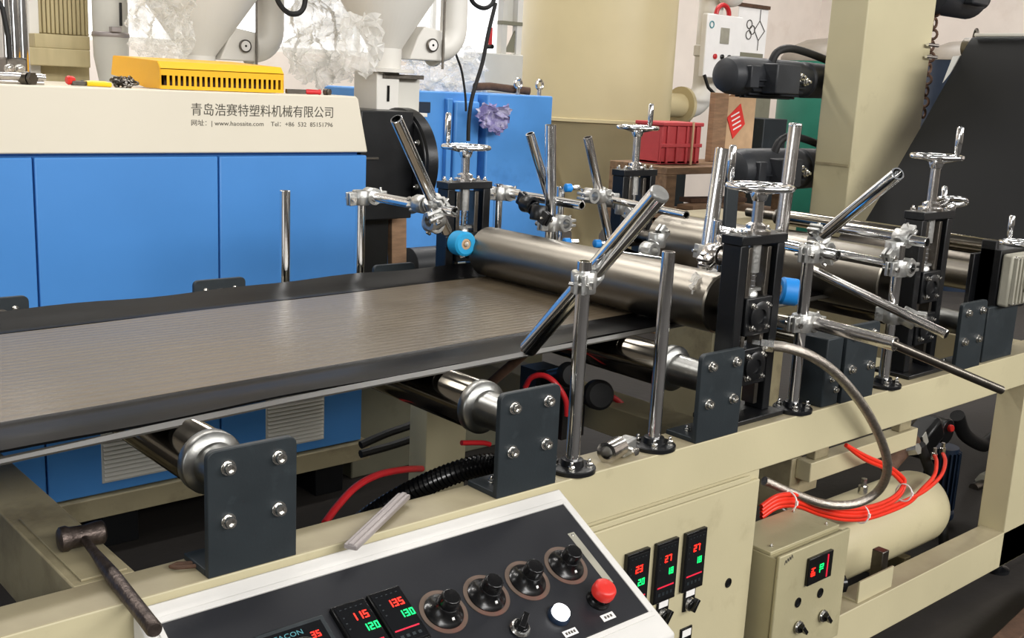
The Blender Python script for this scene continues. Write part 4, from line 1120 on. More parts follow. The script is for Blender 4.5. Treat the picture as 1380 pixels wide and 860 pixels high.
# pale cylindrical dryer
dc = at(149, 40, Y=4.5)
o = thing('dryer_cylinder', 'pale grey cylinder with a handle slot beside the ribbed cabinet', 'dryer', (dc.x, 4.5, 1.4))
finish('drum', MB().lathe((dc.x, 4.5, 1.48), (0, 0, 1), [(.05, 0), (.068, .10), (.069, .16), (.069, 1.1)], 32), 'pale_grey', o)
finish('band', MB().lathe((dc.x, 4.5, 1.655), (0, 0, 1), [(.070, 0), (.073, .004), (.073, .016), (.070, .02)], 32), 'silver_paint', o)
finish('slot_handle', MB().bx(dc.x+.01, dc.x+.018, 4.42, 4.436, 1.70, 1.79), 'black_paint', o, .002)
finish('latch', MB().bx(dc.x-.03, dc.x+.01, 4.41, 4.44, 1.675, 1.695), 'silver_paint', o, .002)
finish('stand', MB().bx(dc.x-.09, dc.x+.09, 4.42, 4.6, .0, 1.48), 'pale_grey', o, .003)
for k in range(4): inst('nut', NUT, (dc.x-.05+.035*k, 4.42, 1.565-.10), o, (0, -1, 0)).scale = (1.6,)*3
def hopper(label, px, Y, zneck, r0, r1, hcone, gx, gy, gl, below=True):
    c = at(px, 60, Y=Y)
    t = thing('hopper', label, 'hopper', (c.x, Y, zneck-.3))
    finish('cone', MB().lathe((c.x, Y, zneck), (0, 0, 1), [(r0, 0), (r1, hcone), (r1, hcone+.6)], 48), 'hopper_white', t)
    finish('top_band', MB().lathe((c.x, Y, zneck+hcone), (0, 0, 1), [(r1, 0), (r1+.012, .003), (r1+.012, .025), (r1, .03)], 48), 'pale_grey', t)
    finish('neck', MB().lathe((c.x, Y, zneck-.09), (0, 0, 1), [(r0+.05, 0), (r0+.05, .012), (r0*.95, .014), (r0, .05), (r0, .09)], 32), 'hopper_white', t)
    if below:
        finish('throat', MB().bx(c.x-.075, c.x+.03, Y-.06, Y+.1, zneck-.24, zneck-.09), 'hopper_white', t, .004)
        finish('slide_gate', MB().bx(c.x-.05, c.x+.14, Y-.07, Y+.08, zneck-.112, zneck-.096), 'steel_dark', t, .001)
        finish('sight_slot', MB().bx(c.x-.028, c.x-.018, Y-.064, Y-.058, zneck-.20, zneck-.14), 'black_plastic', t)
        finish('bracket_plate', MB().bx(c.x+.03, c.x+.15, Y-.03, Y+.02, zneck-.26, zneck-.112), 'pale_grey', t, .003)
        finish('base_plate', MB().bx(c.x-.14, c.x+.14, Y-.1, Y+.1, zneck-.255, zneck-.24), 'hopper_white', t, .002)
    # blower elbow and gauge
    e0 = at(gx-18, gy+6, Y=Y-.02)
    finish('blower_box', MB().prism([(e0.x-.07, e0.z-.04), (e0.x+.10, e0.z-.04), (e0.x+.10, e0.z+.075), (e0.x+.0, e0.z+.09), (e0.x-.03, e0.z+.05)], XZ, Y-.06, Y+.06), 'hopper_white', t, .006)
    g = at(gx, gy, Y=Y-.065)
    gg = finish('gauge', MB().lathe((g.x, Y-.06, g.z), (0, -1, 0), [(.024, 0), (.026, .004), (.026, .014), (.023, .016), (.021, .012)], 28), 'steel_dark', t)
    finish('gauge_face', MB().lathe((g.x, Y-.0722, g.z), (0, -1, 0), [(.0205, 0), (.0205, .002), (.0001, .002)], 24), 'label_white', gg)
    finish('gauge_hub', MB().lathe((g.x, Y-.0742, g.z), (0, -1, 0), [(.005, 0), (.004, .003)], 10), 'black_plastic', gg)
    pts = [V((g.x+.05, Y, g.z-.01))]
    for k in range(9):
        a = -PI/2+k*PI/2/8
        pts.append(V((g.x+.07+.085*math.cos(a), Y, g.z+.075+.085*math.sin(a))))
    pts.append(V((g.x+.155, Y, g.z+.6)))
    finish('elbow_pipe', MB().sweep(pts, .055, 20), 'hopper_white', t)
    finish('elbow_flange', MB().lathe((g.x+.052, Y, g.z-.01), (1, 0, 0), [(.07, 0), (.07, .012)], 28), 'pale_grey', t)
    finish('drain_rod', MB().cyl((g.x+.045, Y-.08, g.z-.09), (g.x+.045, Y-.08, g.z+.5), .005, n=8), 'steel_dark', t)
    return t
hopper('white cone hopper with gauge behind the yellow guard', 268, 4.25, 1.60, .065, .30, .33, 330, 62, .1, below=True)
hopper('white cone hopper standing above the black flange', 519, 3.60, 1.66, .065, .27, .32, 582, 61, .1, below=True)
o = finish('second_extruder', MB().bx(.2, 2.7, 4.12, 4.40, 0, 1.335), 'hood_cream', None, .01); tag(o, 'cream machine body behind the blue extruder hood', 'machine')
# black hoses hanging at the top edge
for k, (pts, Y) in enumerate(((((370, -14), (376, 4), (388, 17), (402, 18), (410, 8), (412, -14)), 3.7), (((630, -14), (638, 4), (652, 11), (664, 4), (667, -14)), 3.9))):
    o = finish('black_cable', MB().sweep(spline([at(x, y, Y=Y) for x, y in pts]), .010, 8), 'black_rubber'); tag(o, ['black cable loop at the top edge behind the hood', 'black cable loop at the top edge over the blue machine'][k], 'cable')
for k, (pts, r_) in enumerate(((((617, -10), (613, 30), (613, 66), (622, 95), (627, 128), (628, 150)), .0055), (((668, 4), (658, 45), (650, 85), (637, 128), (632, 160), (631, 190)), .0095))):
    o = finish('black_cable', MB().sweep(spline([at(x, y, Y=4.08) for x, y in pts]), r_, 8), 'black_rubber'); tag(o, ['thin dark cable hanging onto the blue machine', 'thick black cable hanging onto the blue machine'][k], 'cable')
# ------------------------------------------------ blue machine
by = 4.15
b0, b1 = at(553, 130, Y=by).x, at(745, 140, Y=by).x
bm2 = thing('blue_machine', 'blue machine housing in the middle behind the far handwheel', 'machine', ((b0+b1)/2, 4.5, 0))
bz = at(650, 126, Y=by).z
xs_ = at(655, 200, Y=by).x
finish('right_housing', MB().bx(xs_, b1, by, 4.9, 0, bz), 'blue_paint2', bm2, .008)
finish('left_housing', MB().bx(b0, xs_-.02, by+.05, 4.9, 0, bz), 'blue_paint2', bm2, .008)
finish('recess_panel', MB().bx(b0+.05, b0+.15, by+.042, by+.052, bz-.10, bz-.05), 'navy', bm2, .002)
finish('side_cover', MB().bx(xs_-.19, xs_-.04, by+.01, by+.055, bz-.52, bz-.04), 'blue_paint2', bm2, .01)
finish('vertical_rib', MB().bx(xs_-.23, xs_-.20, by+.02, by+.05, .8, bz-.03), 'blue_paint2', bm2, .004)
finish('round_door', MB().lathe(V((xs_+.12, by, .88)), (0, -1, 0), [(.15, 0), (.15, .006), (.14, .008)], 40), 'blue_paint2', bm2)
for k, (px, y_) in enumerate(((727, by+.15), (698, by+.1))):
    x = at(px, 118, Y=y_).x
    e_ = finish('eye_bolt', MB().cyl((x, y_, bz), (x, y_, bz+.035), .012, n=12).torus((x, y_, bz+.055), (0, 1, 0), .022, .008, 18, 8), 'chrome_worn', bm2)
o = finish('rusty_pipe', MB().sweep([(at(640, 120, Y=4.3).x, 4.3, bz+.03), (at(660, 120, Y=4.3).x, 4.3, bz+.035), (at(690, 120, Y=4.3).x, 4.28, bz+.025), (at(705, 120, Y=4.3).x, 4.25, bz+.02)], .02, 10), 'rust'); tag(o, 'rusty brown pipe lying on top of the blue machine', 'pipe')
# white cabinet pieces above the blue machine
wx0, wx1 = at(645, 90, Y=4.75).x, at(697, 90, Y=4.75).x
o = thing('switch_cabinet', 'pale grey switch cabinet standing above the blue machine', 'cabinet', ((wx0+wx1)/2, 4.9, bz))
finish('box', MB().bx(wx0, wx1, 4.70, 4.89, bz, at(670, 72, Y=4.72).z), 'pale_grey', o, .006)
finish('post', MB().bx(at(672, 40, Y=4.75).x, at(679, 40, Y=4.75).x, 4.72, 4.76, at(670, 72, Y=4.72).z, 2.6), 'pale_grey', o, .002)
finish('post', MB().bx(at(692, 40, Y=4.75).x, at(699, 40, Y=4.75).x, 4.72, 4.76, at(670, 72, Y=4.72).z, 2.6), 'hopper_white', o, .002)
finish('gusset', MB().prism([(at(680, 60, Y=4.74).x, 1.72), (at(692, 60, Y=4.74).x, 1.72), (at(692, 60, Y=4.74).x, 1.84)], XZ, 4.73, 4.74), 'grey_green', o)
finish('cross_bar', MB().bx(at(672, 30, Y=4.75).x, at(699, 30, Y=4.75).x, 4.715, 4.76, at(680, 33, Y=4.72).z, at(680, 28, Y=4.72).z), 'grey_green', o)
finish('shutter_panel', MB().bx(at(680, 15, Y=4.76).x, at(693, 15, Y=4.76).x, 4.76, 4.78, at(680, 28, Y=4.72).z, 2.6), 'pale_grey', o)
o = thing('valve_lever', 'dark red lever valve hanging above the blue machine', 'valve', (at(661, 60, Y=4.6).x, 4.69, 1.7))
qv = at(661, 50, Y=4.66)
finish('lever', MB().bx(qv.x-.006, qv.x+.006, 4.65, 4.67, qv.z-.06, qv.z+.05), 'red_dark_hose', o, .002)
finish('pin', MB().lathe((qv.x, 4.69, qv.z-.05), (0, -1, 0), [(.012, 0), (.012, .05)], 12), 'black_plastic', o)
# ------------------------------------------------ silo
sc_ = at(801, 120, Y=6.4)
R_ = 104/F_PX*(sc_-CAM).dot(_f)
zb = at(800, 163, Y=6.4-R_*.6).z
si = thing('silo', 'big cream material silo with a cone bottom', 'silo', (sc_.x, 6.4, 0))
finish('shell', MB().lathe((sc_.x, 6.4, zb), (0, 0, 1), [(R_, 0), (R_, 2.6)], 72), 'silo_cream', si)
finish('cone', MB().lathe((sc_.x, 6.4, zb), (0, 0, -1), [(R_, 0), (R_*.98, .02), (R_*.18, .95), (R_*.18, 1.05)], 72), 'silo_cream', si)
finish('rim_band', MB().lathe((sc_.x, 6.4, zb-.015), (0, 0, 1), [(R_, 0), (R_+.012, .004), (R_+.012, .026), (R_, .03)], 72), 'silo_cream', si)
for a in (.05, PI/2, PI):
    finish('leg', MB().cyl((sc_.x+R_*.97*math.cos(a), 6.4+R_*.97*math.sin(a), 0), (sc_.x+R_*.97*math.cos(a), 6.4+R_*.97*math.sin(a), zb+.1), .05, n=16), 'silo_cream', si)
# outlet flange and white elbow pipe at the silo's right
po = at(911, 142, Y=6.2)
fl = finish('outlet', MB().cyl((po.x-.18, 6.2, po.z), (po.x+.05, 6.2, po.z), .10, n=28).lathe((po.x+.05, 6.2, po.z), (1, 0, 0), [(.16, 0), (.16, .035)], 28), 'silo_cream', si)
pts = [V((po.x+.085, 6.2, po.z)), V((po.x+.14, 6.2, po.z))]
for k in range(9):
    a = -PI/2+k*PI/2/8
    pts.append(V((po.x+.16+.20*math.cos(a), 6.2, po.z+.20+.20*math.sin(a))))
pts.append(V((po.x+.36, 6.2, po.z+1.2)))
o = thing('elbow_pipe', 'white plastic elbow pipe joined to the silo outlet', 'pipe', (po.x+.2, 6.2, po.z))
finish('pipe', MB().sweep(pts, .105, 24), 'hopper_white', o)
finish('pipe_collar', MB().lathe((po.x+.36, 6.2, po.z+.42), (0, 0, 1), [(.105, 0), (.12, .01), (.12, .09), (.105, .1)], 24), 'hopper_white', o)
# ------------------------------------------------ white control box and diagram poster
bx0, bx1 = at(951, 60, Y=5.9), at(999, 60, Y=5.9)
zt_, zl_ = at(975, 20, Y=5.9).z, at(975, 106, Y=5.9).z
wb = thing('white_control_box', 'white control box with display and three buttons beside the pipe', 'control box', ((bx0.x+bx1.x)/2, 5.95, zl_))
finish('housing', MB().bx(bx0.x, bx1.x, 5.9, 5.96, zl_, zt_), 'sign_white', wb, .01)
WW = bx1.x-bx0.x; HH = zt_-zl_
finish('display', MB().bx(bx0.x+WW*.38, bx0.x+WW*.62, 5.893, 5.9, zl_+HH*.55, zl_+HH*.80), 'grey_gearbox', wb, .002)
for k, mt_ in enumerate(('red_dark_hose', 'black_plastic', 'black_plastic')):
    finish('button', MB().lathe((bx0.x+WW*(.27+.2*k), 5.9, zl_+HH*.34), (0, -1, 0), [(.022, 0), (.022, .012), (.018, .015)], 14), mt_, wb)
finish('red_emblem', MB().sweep([V((bx0.x+WW*.45+.085*math.cos(PI*k/10), 5.92, zt_+.0+.08*math.sin(PI*k/10))) for k in range(11)], .02, 8), 'red_dark_hose', wb)
finish('round_logo', MB().torus((bx0.x+WW*.12, 5.897, zl_+HH*.83), (0, 1, 0), .026, .005, 18, 6), 'print_cyan', wb)
finish('cable', MB().sweep([V((bx0.x-.01, 5.88, zl_+.02)), V((bx0.x+.03, 5.86, zl_-.08)), V((bx0.x+.12, 5.86, zl_-.13)), V((bx0.x+.3, 5.86, zl_-.14))], .014, 8), 'black_rubber', wb)
p0, p1 = at(1001, 12, Y=6.1), at(1036, 12, Y=6.1)
pz0 = at(1010, 76, Y=6.1).z; pz1 = at(1010, 10, Y=6.1).z
ps = thing('diagram_poster', 'white poster with a circle and diamond flow diagram', 'poster', ((p0.x+p1.x)/2, 6.1, pz0))
finish('sheet', MB().bx(p0.x-.05, p1.x, 6.1, 6.106, pz0, pz1), 'sign_white', ps)
finish('hanging_rail', MB().bx(p0.x-.25, p1.x, 6.08, 6.11, pz1, pz1+.03), 'rust', ps)
finish('footer_bar', MB().bx(p0.x-.05, p1.x-.03, 6.094, 6.1, pz0-.02, pz0+.03), 'grey_green', ps)
pc_ = V(((p0.x+p1.x)/2, 6.096, (pz0+pz1)/2+.02))
dg_ = MB()
for (dx, dz) in ((-.075, .045), (-.075, -.045), (-.03, 0)): dg_.torus(pc_+V((dx, 0, dz)), (0, 1, 0), .037, .0045, 20, 5)
dm = [pc_+V((.07, 0, .085)), pc_+V((.15, 0, 0)), pc_+V((.07, 0, -.085)), pc_+V((.0, 0, 0))]
dg_.sweep(dm, .0045, 6, True)
dg_.sweep([pc_+V((.07, 0, .085)), pc_+V((.07, 0, .18))], .0035, 6); dg_.sweep([pc_+V((.07, 0, -.085)), pc_+V((.07, 0, -.17))], .0035, 6)
finish('diagram', dg_, 'print_dark', ps)['kind'] = 'stuff'
# hanging white ball lamp at the top edge
q = at(985, 0, Y=6.0)
o = thing('pipe_valve', 'white pipe valve at the top edge above the control box', 'valve', (q.x, 6.0, q.z))
finish('body', MB().sphere((q.x, 6.0, q.z+.04), .10, (1, 0, 0), 20, 10, 1.3), 'hopper_white', o)
finish('stem', MB().cyl((q.x-.35, 6.0, q.z+.06), (q.x+.12, 6.0, q.z+.06), .045, n=18), 'hopper_white', o)
# service panel on the wall between silo and control box
v0, v1 = at(902, 130, Y=6.3), at(946, 45, Y=6.3)
o = thing('wall_panel', 'off-white board beside the silo with a rusty top edge', 'board', ((v0.x+v1.x)/2, 6.3, 0))
finish('board', MB().bx(v0.x, v1.x, 6.75, 6.80, 0.0, v1.z), 'wall_white', o, .004)
finish('top_edge', MB().bx(v0.x, v1.x, 6.74, 6.81, v1.z, v1.z+.03), 'grey_green', o)
# ------------------------------------------------ green tank, dark tank, wooden bench with crate and cartons
gc = at(1118, 80, Y=6.6); gr_ = 64/F_PX*(gc-CAM).dot(_f); gz = at(1118, 82, Y=6.6).z; g0 = V((gc.x-gr_, 0, 0))
o = thing('green_tank', 'green pressure tank left of the cream column', 'tank', (g0.x+gr_, 6.6, 0))
finish('shell', MB().lathe((g0.x+gr_, 6.6, .0), (0, 0, 1), [(gr_*.9, 0), (gr_, .1), (gr_, gz)], 48), 'green_tank', o)
finish('dome', MB().lathe((g0.x+gr_, 6.6, gz), (0, 0, 1), [(gr_+.004, -.02), (gr_, .02), (gr_*.85, .12), (gr_*.5, .20), (.02, .23)], 48), 'tank_top', o)
dc_ = at(1312, 70, Y=4.6); dr_ = 66/F_PX*(dc_-CAM).dot(_f); dz_ = at(1312, 74, Y=4.6).z; d0 = V((dc_.x-dr_, 0, 0))
o = thing('dark_tank', 'dark blue tank with a lifting ring behind the black web', 'tank', (d0.x+dr_, 4.6, 0))
finish('shell', MB().lathe((d0.x+dr_, 4.6, .0), (0, 0, 1), [(dr_, 0), (dr_, dz_-.04)], 48), 'navy', o)
finish('dome', MB().lathe((d0.x+dr_, 4.6, dz_-.04), (0, 0, 1), [(dr_+.004, -.02), (dr_, .0), (dr_*.85, .075), (dr_*.5, .135), (.02, .16)], 48), 'tank_top', o)
finish('lifting_ring', MB().torus((d0.x+dr_, 4.6, dz_+.125), (.6, -.8, 0), .085, .012, 28, 8), 'steel_dark', o)
bt = at(905, 224, Y=4.6).z
bq0, bq1 = at(890, 240, Y=4.6).x, at(1010, 240, Y=4.6).x
wbn = thing('wooden_bench', 'rough wooden bench with planks behind the rolls', 'bench', ((bq0+bq1)/2, 5., 0))
for k in range(3):
    finish('plank', MB().bx(bq0, bq1+.5, 4.55+.17*k, 4.55+.17*k+.16, bt-.05, bt+random.uniform(-.004, .004)), 'pallet_wood', wbn, .004)
for (x, y) in ((bq0+.05, 4.6), (bq1+.4, 4.6), (bq0+.05, 5.0), (bq1+.4, 5.0)):
    finish('leg', MB().bx(x-.05, x+.05, y-.05, y+.05, 0, bt-.05), 'pallet_wood', wbn, .004)
for z in (bt*.35, bt*.7): finish('shelf_board', MB().bx(bq0, bq1+.5, 4.6, 5.0, z-.03, z), 'pallet_wood', wbn, .003)
for k in range(3):
    z = bt+.03+.032*k; x = bq0+.34+.12*k
    o = finish('scrap_board', MB().obox((x, 4.58+.02*k, z-bt+bt*.7), (.5, .12, .03), (1, .2*math.sin(k*2.1), 0)), ('rust', 'brown_wood', 'rust')[k], None, .003); tag(o, ['lowest scrap board on the bench shelf under the red crate', 'light brown scrap board on the bench shelf under the red crate', 'topmost scrap board on the bench shelf under the red crate'][k], 'board', 'scrap boards on the bench shelf')
# red crate
c0, c1 = at(892, 190, Y=4.7).x, at(944, 190, Y=4.7).x; cz1 = at(905, 170, Y=4.7).z
cr_ = thing('red_crate', 'red plastic crate with a rope round it on the wooden bench', 'crate', ((c0+c1)/2, 4.85, bt))
finish('side', MB().bx(c0, c1, 4.7, 4.72, bt+.004, cz1), 'crate_red', cr_, .004)
finish('side', MB().bx(c0, c1, 4.9, 4.92, bt+.004, cz1), 'crate_red', cr_, .004)
for x in (c0, c1-.02): finish('side', MB().bx(x, x+.02, 4.72, 4.9, bt+.004, cz1), 'crate_red', cr_, .004)
finish('bottom', MB().bx(c0, c1, 4.7, 4.92, bt+.004, bt+.02), 'crate_red', cr_)
finish('lid', MB().bx(c0-.01, c1+.01, 4.685, 4.935, cz1, cz1+.025), 'crate_red', cr_, .006)
for k in range(4):
    x = c0+(c1-c0)*(k+.5)/4
    finish('rib', MB().bx(x-.01, x+.01, 4.688, 4.7, bt+.01, cz1), 'crate_red', cr_, .003)
finish('rim', MB().bx(c0-.005, c1+.005, 4.686, 4.7, (bt+cz1)/2-.012, (bt+cz1)/2+.012), 'crate_red', cr_, .003)
xr = c0+(c1-c0)*.72
finish('rope', MB().cyl((xr, 4.68, bt), (xr, 4.68, cz1+.03), .008, n=8), 'cardboard', cr_)
# carton with the red diamond label and a grey-blue box
k0, k1 = at(980, 160, Y=4.85).x, at(1017, 160, Y=4.85).x; kz1 = at(990, 130, Y=4.85).z; kz0 = at(990, 195, Y=4.85).z
ct = thing('carton', 'brown carton with a red diamond label behind the near handwheel', 'carton', ((k0+k1)/2, 5., bt))
finish('box', MB().bx(k0, k1, 4.85, 4.99, bt+.004, kz1), 'cardboard', ct, .004)
dmc = at(992, 163, Y=4.845)
s_ = (k1-k0)*.33
finish('red_diamond', MB().prism([(dmc.x-s_, dmc.z+.02), (dmc.x+s_*.35, dmc.z+s_*1.15), (dmc.x+s_, dmc.z-.02), (dmc.x-s_*.2, dmc.z-s_*1.2)], XZ, 4.844, 4.849), 'red_sign', ct)
pr_ = MB()
for k in range(4):
    pr_.obox((dmc.x-.02+.012*k, 4.8425, dmc.z+.045-.03*k), (s_*.9, .010, .001), (.9, 0, .35), (0, -1, 0))
finish('label_print', pr_, 'sign_white', ct)['kind'] = 'stuff'
finish('flap', MB().obox(((k0+k1)/2, 4.82, kz1+.02), ((k1-k0), .12, .006), (1, 0, 0), (0, .5, .8)), 'cardboard', ct)
x0 = at(962, 160, Y=4.84).x
o = finish('wood_post', MB().bx(x0, k0-.012, 4.84, 4.89, bt+.002, kz1+.02), 'brown_wood', None, .003); tag(o, 'brown wooden post left of the diamond-label carton', 'post')
x0, x1 = at(1019, 170, Y=5.7).x, at(1050, 170, Y=5.7).x
o = finish('grey_box', MB().bx(x0, x1, 5.62, 5.9, .0, at(1030, 160, Y=5.62).z), 'slate_plate', None, .006); tag(o, 'grey-blue box right of the diamond-label carton', 'box')
o = finish('olive_box', MB().bx(at(1003, 140, Y=6.0).x, at(1037, 140, Y=6.0).x, 5.99, 6.1, 0, at(1020, 131, Y=6.0).z), 'grey_green', None, .006); tag(o, 'olive cabinet behind the upper black motor', 'cabinet')
x0 = at(946, 150, Y=6.25).x; x1 = at(905, 150, Y=6.25).x
o = finish('teal_cabinet', MB().bx(x1+.25, x0+.1, 6.45, 6.7, 0, at(920, 152, Y=6.45).z), 'slate_plate', None, .01); tag(o, 'grey-teal cabinet behind the red crate', 'cabinet')
# slate guard strip behind stand 1
o = finish('slate_guard', MB().obox(at(995, 300, Y=1.95)-V((.04, 0, .07)), (.05, .012, .36), (1, -.1, 0), (.28, 0, 1)), 'slate_plate', None, .003); tag(o, 'slanting slate plate below the near handwheel', 'plate')

# ================================================================== crumpled clear plastic
def crumple(label, poly, Y, amp, seed, mat='clear_film', nx=44, ny=44, lean=0., pw=5):
    (x0, y0, x1, y1) = poly
    a = at(x0, y1, Y=Y); b_ = at(x1, y0, Y=Y)
    mb = MB(); vs = []
    for j in range(ny+1):
        for i in range(nx+1):
            u_, v_ = i/nx, j/ny
            p = V((a.x+(b_.x-a.x)*u_, Y, a.z+(b_.z-a.z)*v_))
            q = V((u_*5+seed, v_*5+seed*.7, seed))
            edge = math.sin(PI*u_)**.5*math.sin(PI*min(1, v_+.25))**.5 if 0 < u_ < 1 else 0
            nv = noise.noise(q)+.6*noise.noise(q*2.3)+.6*abs(noise.noise(q*4.7))+.4*abs(noise.noise(q*9.1))
            w1 = noise.noise_vector(q*1.4)*.06*(b_.x-a.x)
            p += V((w1.x*1.8, amp*nv*1.0+lean*v_, w1.z*1.8))
            p += V((random.uniform(-.4, .4)*(b_.x-a.x)/nx, random.uniform(-.3, .3)*amp, random.uniform(-.4, .4)*(b_.z-a.z)/ny))
            vs.append(p)
    fs = []
    for j in range(ny):
        for i in range(nx):
            k = j*(nx+1)+i
            uu, vv = abs(2*(i+.5)/nx-1), abs(2*(j+.5)/ny-1)
            if (uu**pw+vv**pw)**(1/pw) > .92+.22*noise.noise(V((i*.21+seed, j*.21, seed))): continue
            if (i+j) % 2: fs += [(k, k+1, k+nx+2), (k, k+nx+2, k+nx+1)]
            else: fs += [(k, k+1, k+nx+1), (k+1, k+nx+2, k+nx+1)]
    mb.add(vs, fs)
    o = finish('plastic_wrap', mb, mat, smooth=0)
    return tag(o, label, 'plastic film')
crumple('crumpled clear film hanging left of the first hopper', (172, -40, 262, 84), 3.95, .05, 3.1)
crumple('crumpled clear film hanging between the two hoppers', (384, -50, 486, 118), 3.86, .06, 9.4)
crumple('crumpled clear film hanging behind the blue machine edge', (540, 70, 655, 132), 4.35, .05, 14.2)
crumple('crumpled clear film draped in front of the second hopper', (455, 20, 520, 100), 3.40, .025, 21.7, nx=16, ny=16)
crumple('crumpled purple and clear bag stuck on the blue machine', (640, 138, 692, 182), 4.08, .03, 33.3, 'film_purple', 22, 18, pw=2.2)
crumple('crumpled clear film lying on the main roll end', (925, 362, 978, 404), 1.62, .012, 41.0, nx=20, ny=14, pw=2.4)

# ================================================================== hoses
bh = thing('braided_hose', 'braided steel hose arching from the stand down under the rail', 'hose', (2.4, 1.45, .5))
hp = [at(1040, 466, Y=1.46), at(1062, 469, Y=1.43), at(1095, 481, Y=1.40), at(1130, 507, Y=1.38), at(1165, 550, Y=1.375), at(1188, 595, Y=1.385), at(1196, 632, Y=1.40), at(1183, 662, Y=1.44), at(1152, 679, Y=1.48), at(1110, 679, Y=1.52), at(1066, 664, Y=1.55), at(1030, 648, Y=1.58)]
finish('hose', MB().sweep(spline(hp, 8), .0125, 14), 'braid', bh)
d_ = (hp[0]-hp[1]).normalized()
finish('hose_fitting', MB().lathe(hp[0]+d_*-.004, d_, [(.016, 0), (.016, .03), (.011, .032), (.011, .05)], 6), 'bolt_zinc', bh)
base = [(1026, 690, 1.545), (1048, 676, 1.54), (1075, 675, 1.54), (1105, 686, 1.54), (1140, 693, 1.535), (1175, 690, 1.535), (1205, 677, 1.54), (1218, 660, 1.55)]
for k in range(4):
    oy = (-7.5, -2.5, 2.5, 7.5)[k]
    ctrl = [at(x, y+oy, Y=Y+.004*(k % 2)) for x, y, Y in base]
    if k < 2:
        ctrl += [at(1216-3*k, 643+5*k, Y=1.56), at(1196, 628+5*k, Y=1.57), at(1165, 614+5*k, Y=1.58), at(1140, 600, Y=1.60)]
    else:
        ctrl = ctrl[:-2]+[at(1222, 674+(k-2)*5, Y=1.55), at(1248-6*(k-2), 660, Y=1.57), at(1268-9*(k-2), 641, Y=1.60), at(1274-12*(k-2), 622, Y=1.64), at(1270-11*(k-2), 610+(k-2)*4, Y=1.68)]
    o = finish('red_air_hose', MB().sweep(spline(ctrl, 6), .0066, 10), 'red_hose')
    tag(o, ['topmost red air hose of the bundle, curling back at the tank', 'second red air hose of the bundle, curling back at the tank', 'third red air hose of the bundle, running to the motor', 'lowest red air hose of the bundle, running to the motor'][k], 'hose', 'red air hose bundle')
for k, (x, y) in enumerate(((1062, 676), (1160, 693), (1218, 664))):
    c = at(x, y, Y=1.54)
    o = finish('cable_tie', MB().torus(c, (1, 0, -.2), .026, .0025, 20, 6).obox(c+V((0, -.027, .004)), (.006, .006, .012)), 'label_white'); tag(o, ['white cable tie on the red hoses nearest the cabinet door', 'white cable tie at the lowest bend of the red hoses', 'white cable tie where the red hoses part at the tank'][k], 'cable tie')
# black corrugated conduit behind bracket 2
cc_ = spline([at(672, 626, Y=1.53), at(640, 629, Y=1.57), at(600, 642, Y=1.62), at(560, 660, Y=1.68), at(520, 682, Y=1.76), at(485, 706, Y=1.85), at(450, 735, Y=1.95)], 14)
rr = [.021+(.0028 if i % 2 else -.001) for i in range(len(cc_))]
o = finish('corrugated_conduit', MB().sweep(cc_, rr, 14), 'black_plastic', smooth=25); tag(o, 'thick black corrugated conduit behind the console bracket', 'conduit')
o = finish('red_air_hose', MB().sweep(spline([at(438, 705, Y=1.95), at(455, 682, Y=1.98), at(480, 656, Y=2.02), at(510, 640, Y=2.08), at(545, 633, Y=2.15), at(568, 632, Y=2.25)], 6), .009, 10), 'red_dark_hose'); tag(o, 'red hose curving up behind the flat bar on the rail', 'hose')
o = finish('red_air_hose', MB().sweep(spline([at(708, 522, Y=1.9), at(716, 509, Y=1.88), at(732, 506, Y=1.85), at(748, 516, Y=1.82), at(762, 538, Y=1.8), at(764, 560, Y=1.8)], 6), .007, 10), 'red_dark_hose'); tag(o, 'red hose looping above the console corner bracket', 'hose')
o = finish('red_air_hose', MB().sweep(spline([at(622, 597, Y=2.1), at(650, 597, Y=2.1), at(660, 599, Y=2.1)], 6), .007, 10), 'red_dark_hose'); tag(o, 'short straight red hose left of the console corner bracket', 'hose')
o = finish('red_air_hose', MB().sweep(spline([at(815, 530, Y=1.9), at(830, 538, Y=1.88), at(848, 552, Y=1.86), at(860, 546, Y=1.86)], 6), .008, 10), 'red_dark_hose'); tag(o, 'red hose piece in the dark between the two near posts', 'hose')
for k, (x, y, Y, r) in enumerate(((768, 505, 1.85, .032), (806, 532, 1.8, .038))):
    c = at(x, y, Y=Y)
    o = thing('shutoff_valve', ['round black valve knob behind the tall near-rail post', 'round black valve body between the two near posts'][k], 'valve', (c.x, c.y, c.z-r))
    finish('knob', MB().lathe(c, (-.4, -.9, .2), [(r*.6, -.02), (r, -.012), (r, .012), (r*.8, .02), (.0001, .022)], 24), 'black_rubber', o)
    finish('body', MB().cyl(c+V((.0, .01, 0)), c+V((.02, .14, -.05)), r*.6, n=16), 'black_paint', o)
    finish('bracket', MB().bx(c.x-.02, c.x+.06, c.y+.1, c.y+.16, .66, c.z-.01), 'black_paint', o)
# cables on the floor behind
for k, (pts, lb) in enumerate(((((486, 600, 2.9), (520, 585, 2.9), (560, 570, 2.9), (585, 548, 2.95)), 'black cable running along below the grey-green cabinet'),
                               (((486, 612, 2.85), (530, 600, 2.85), (575, 585, 2.85)), 'second black cable below the grey-green cabinet'))):
    o = finish('floor_cable', MB().sweep(spline([at(x, y, Y=Y) for x, y, Y in pts], 6), .014, 8), 'black_rubber'); tag(o, lb, 'cable')

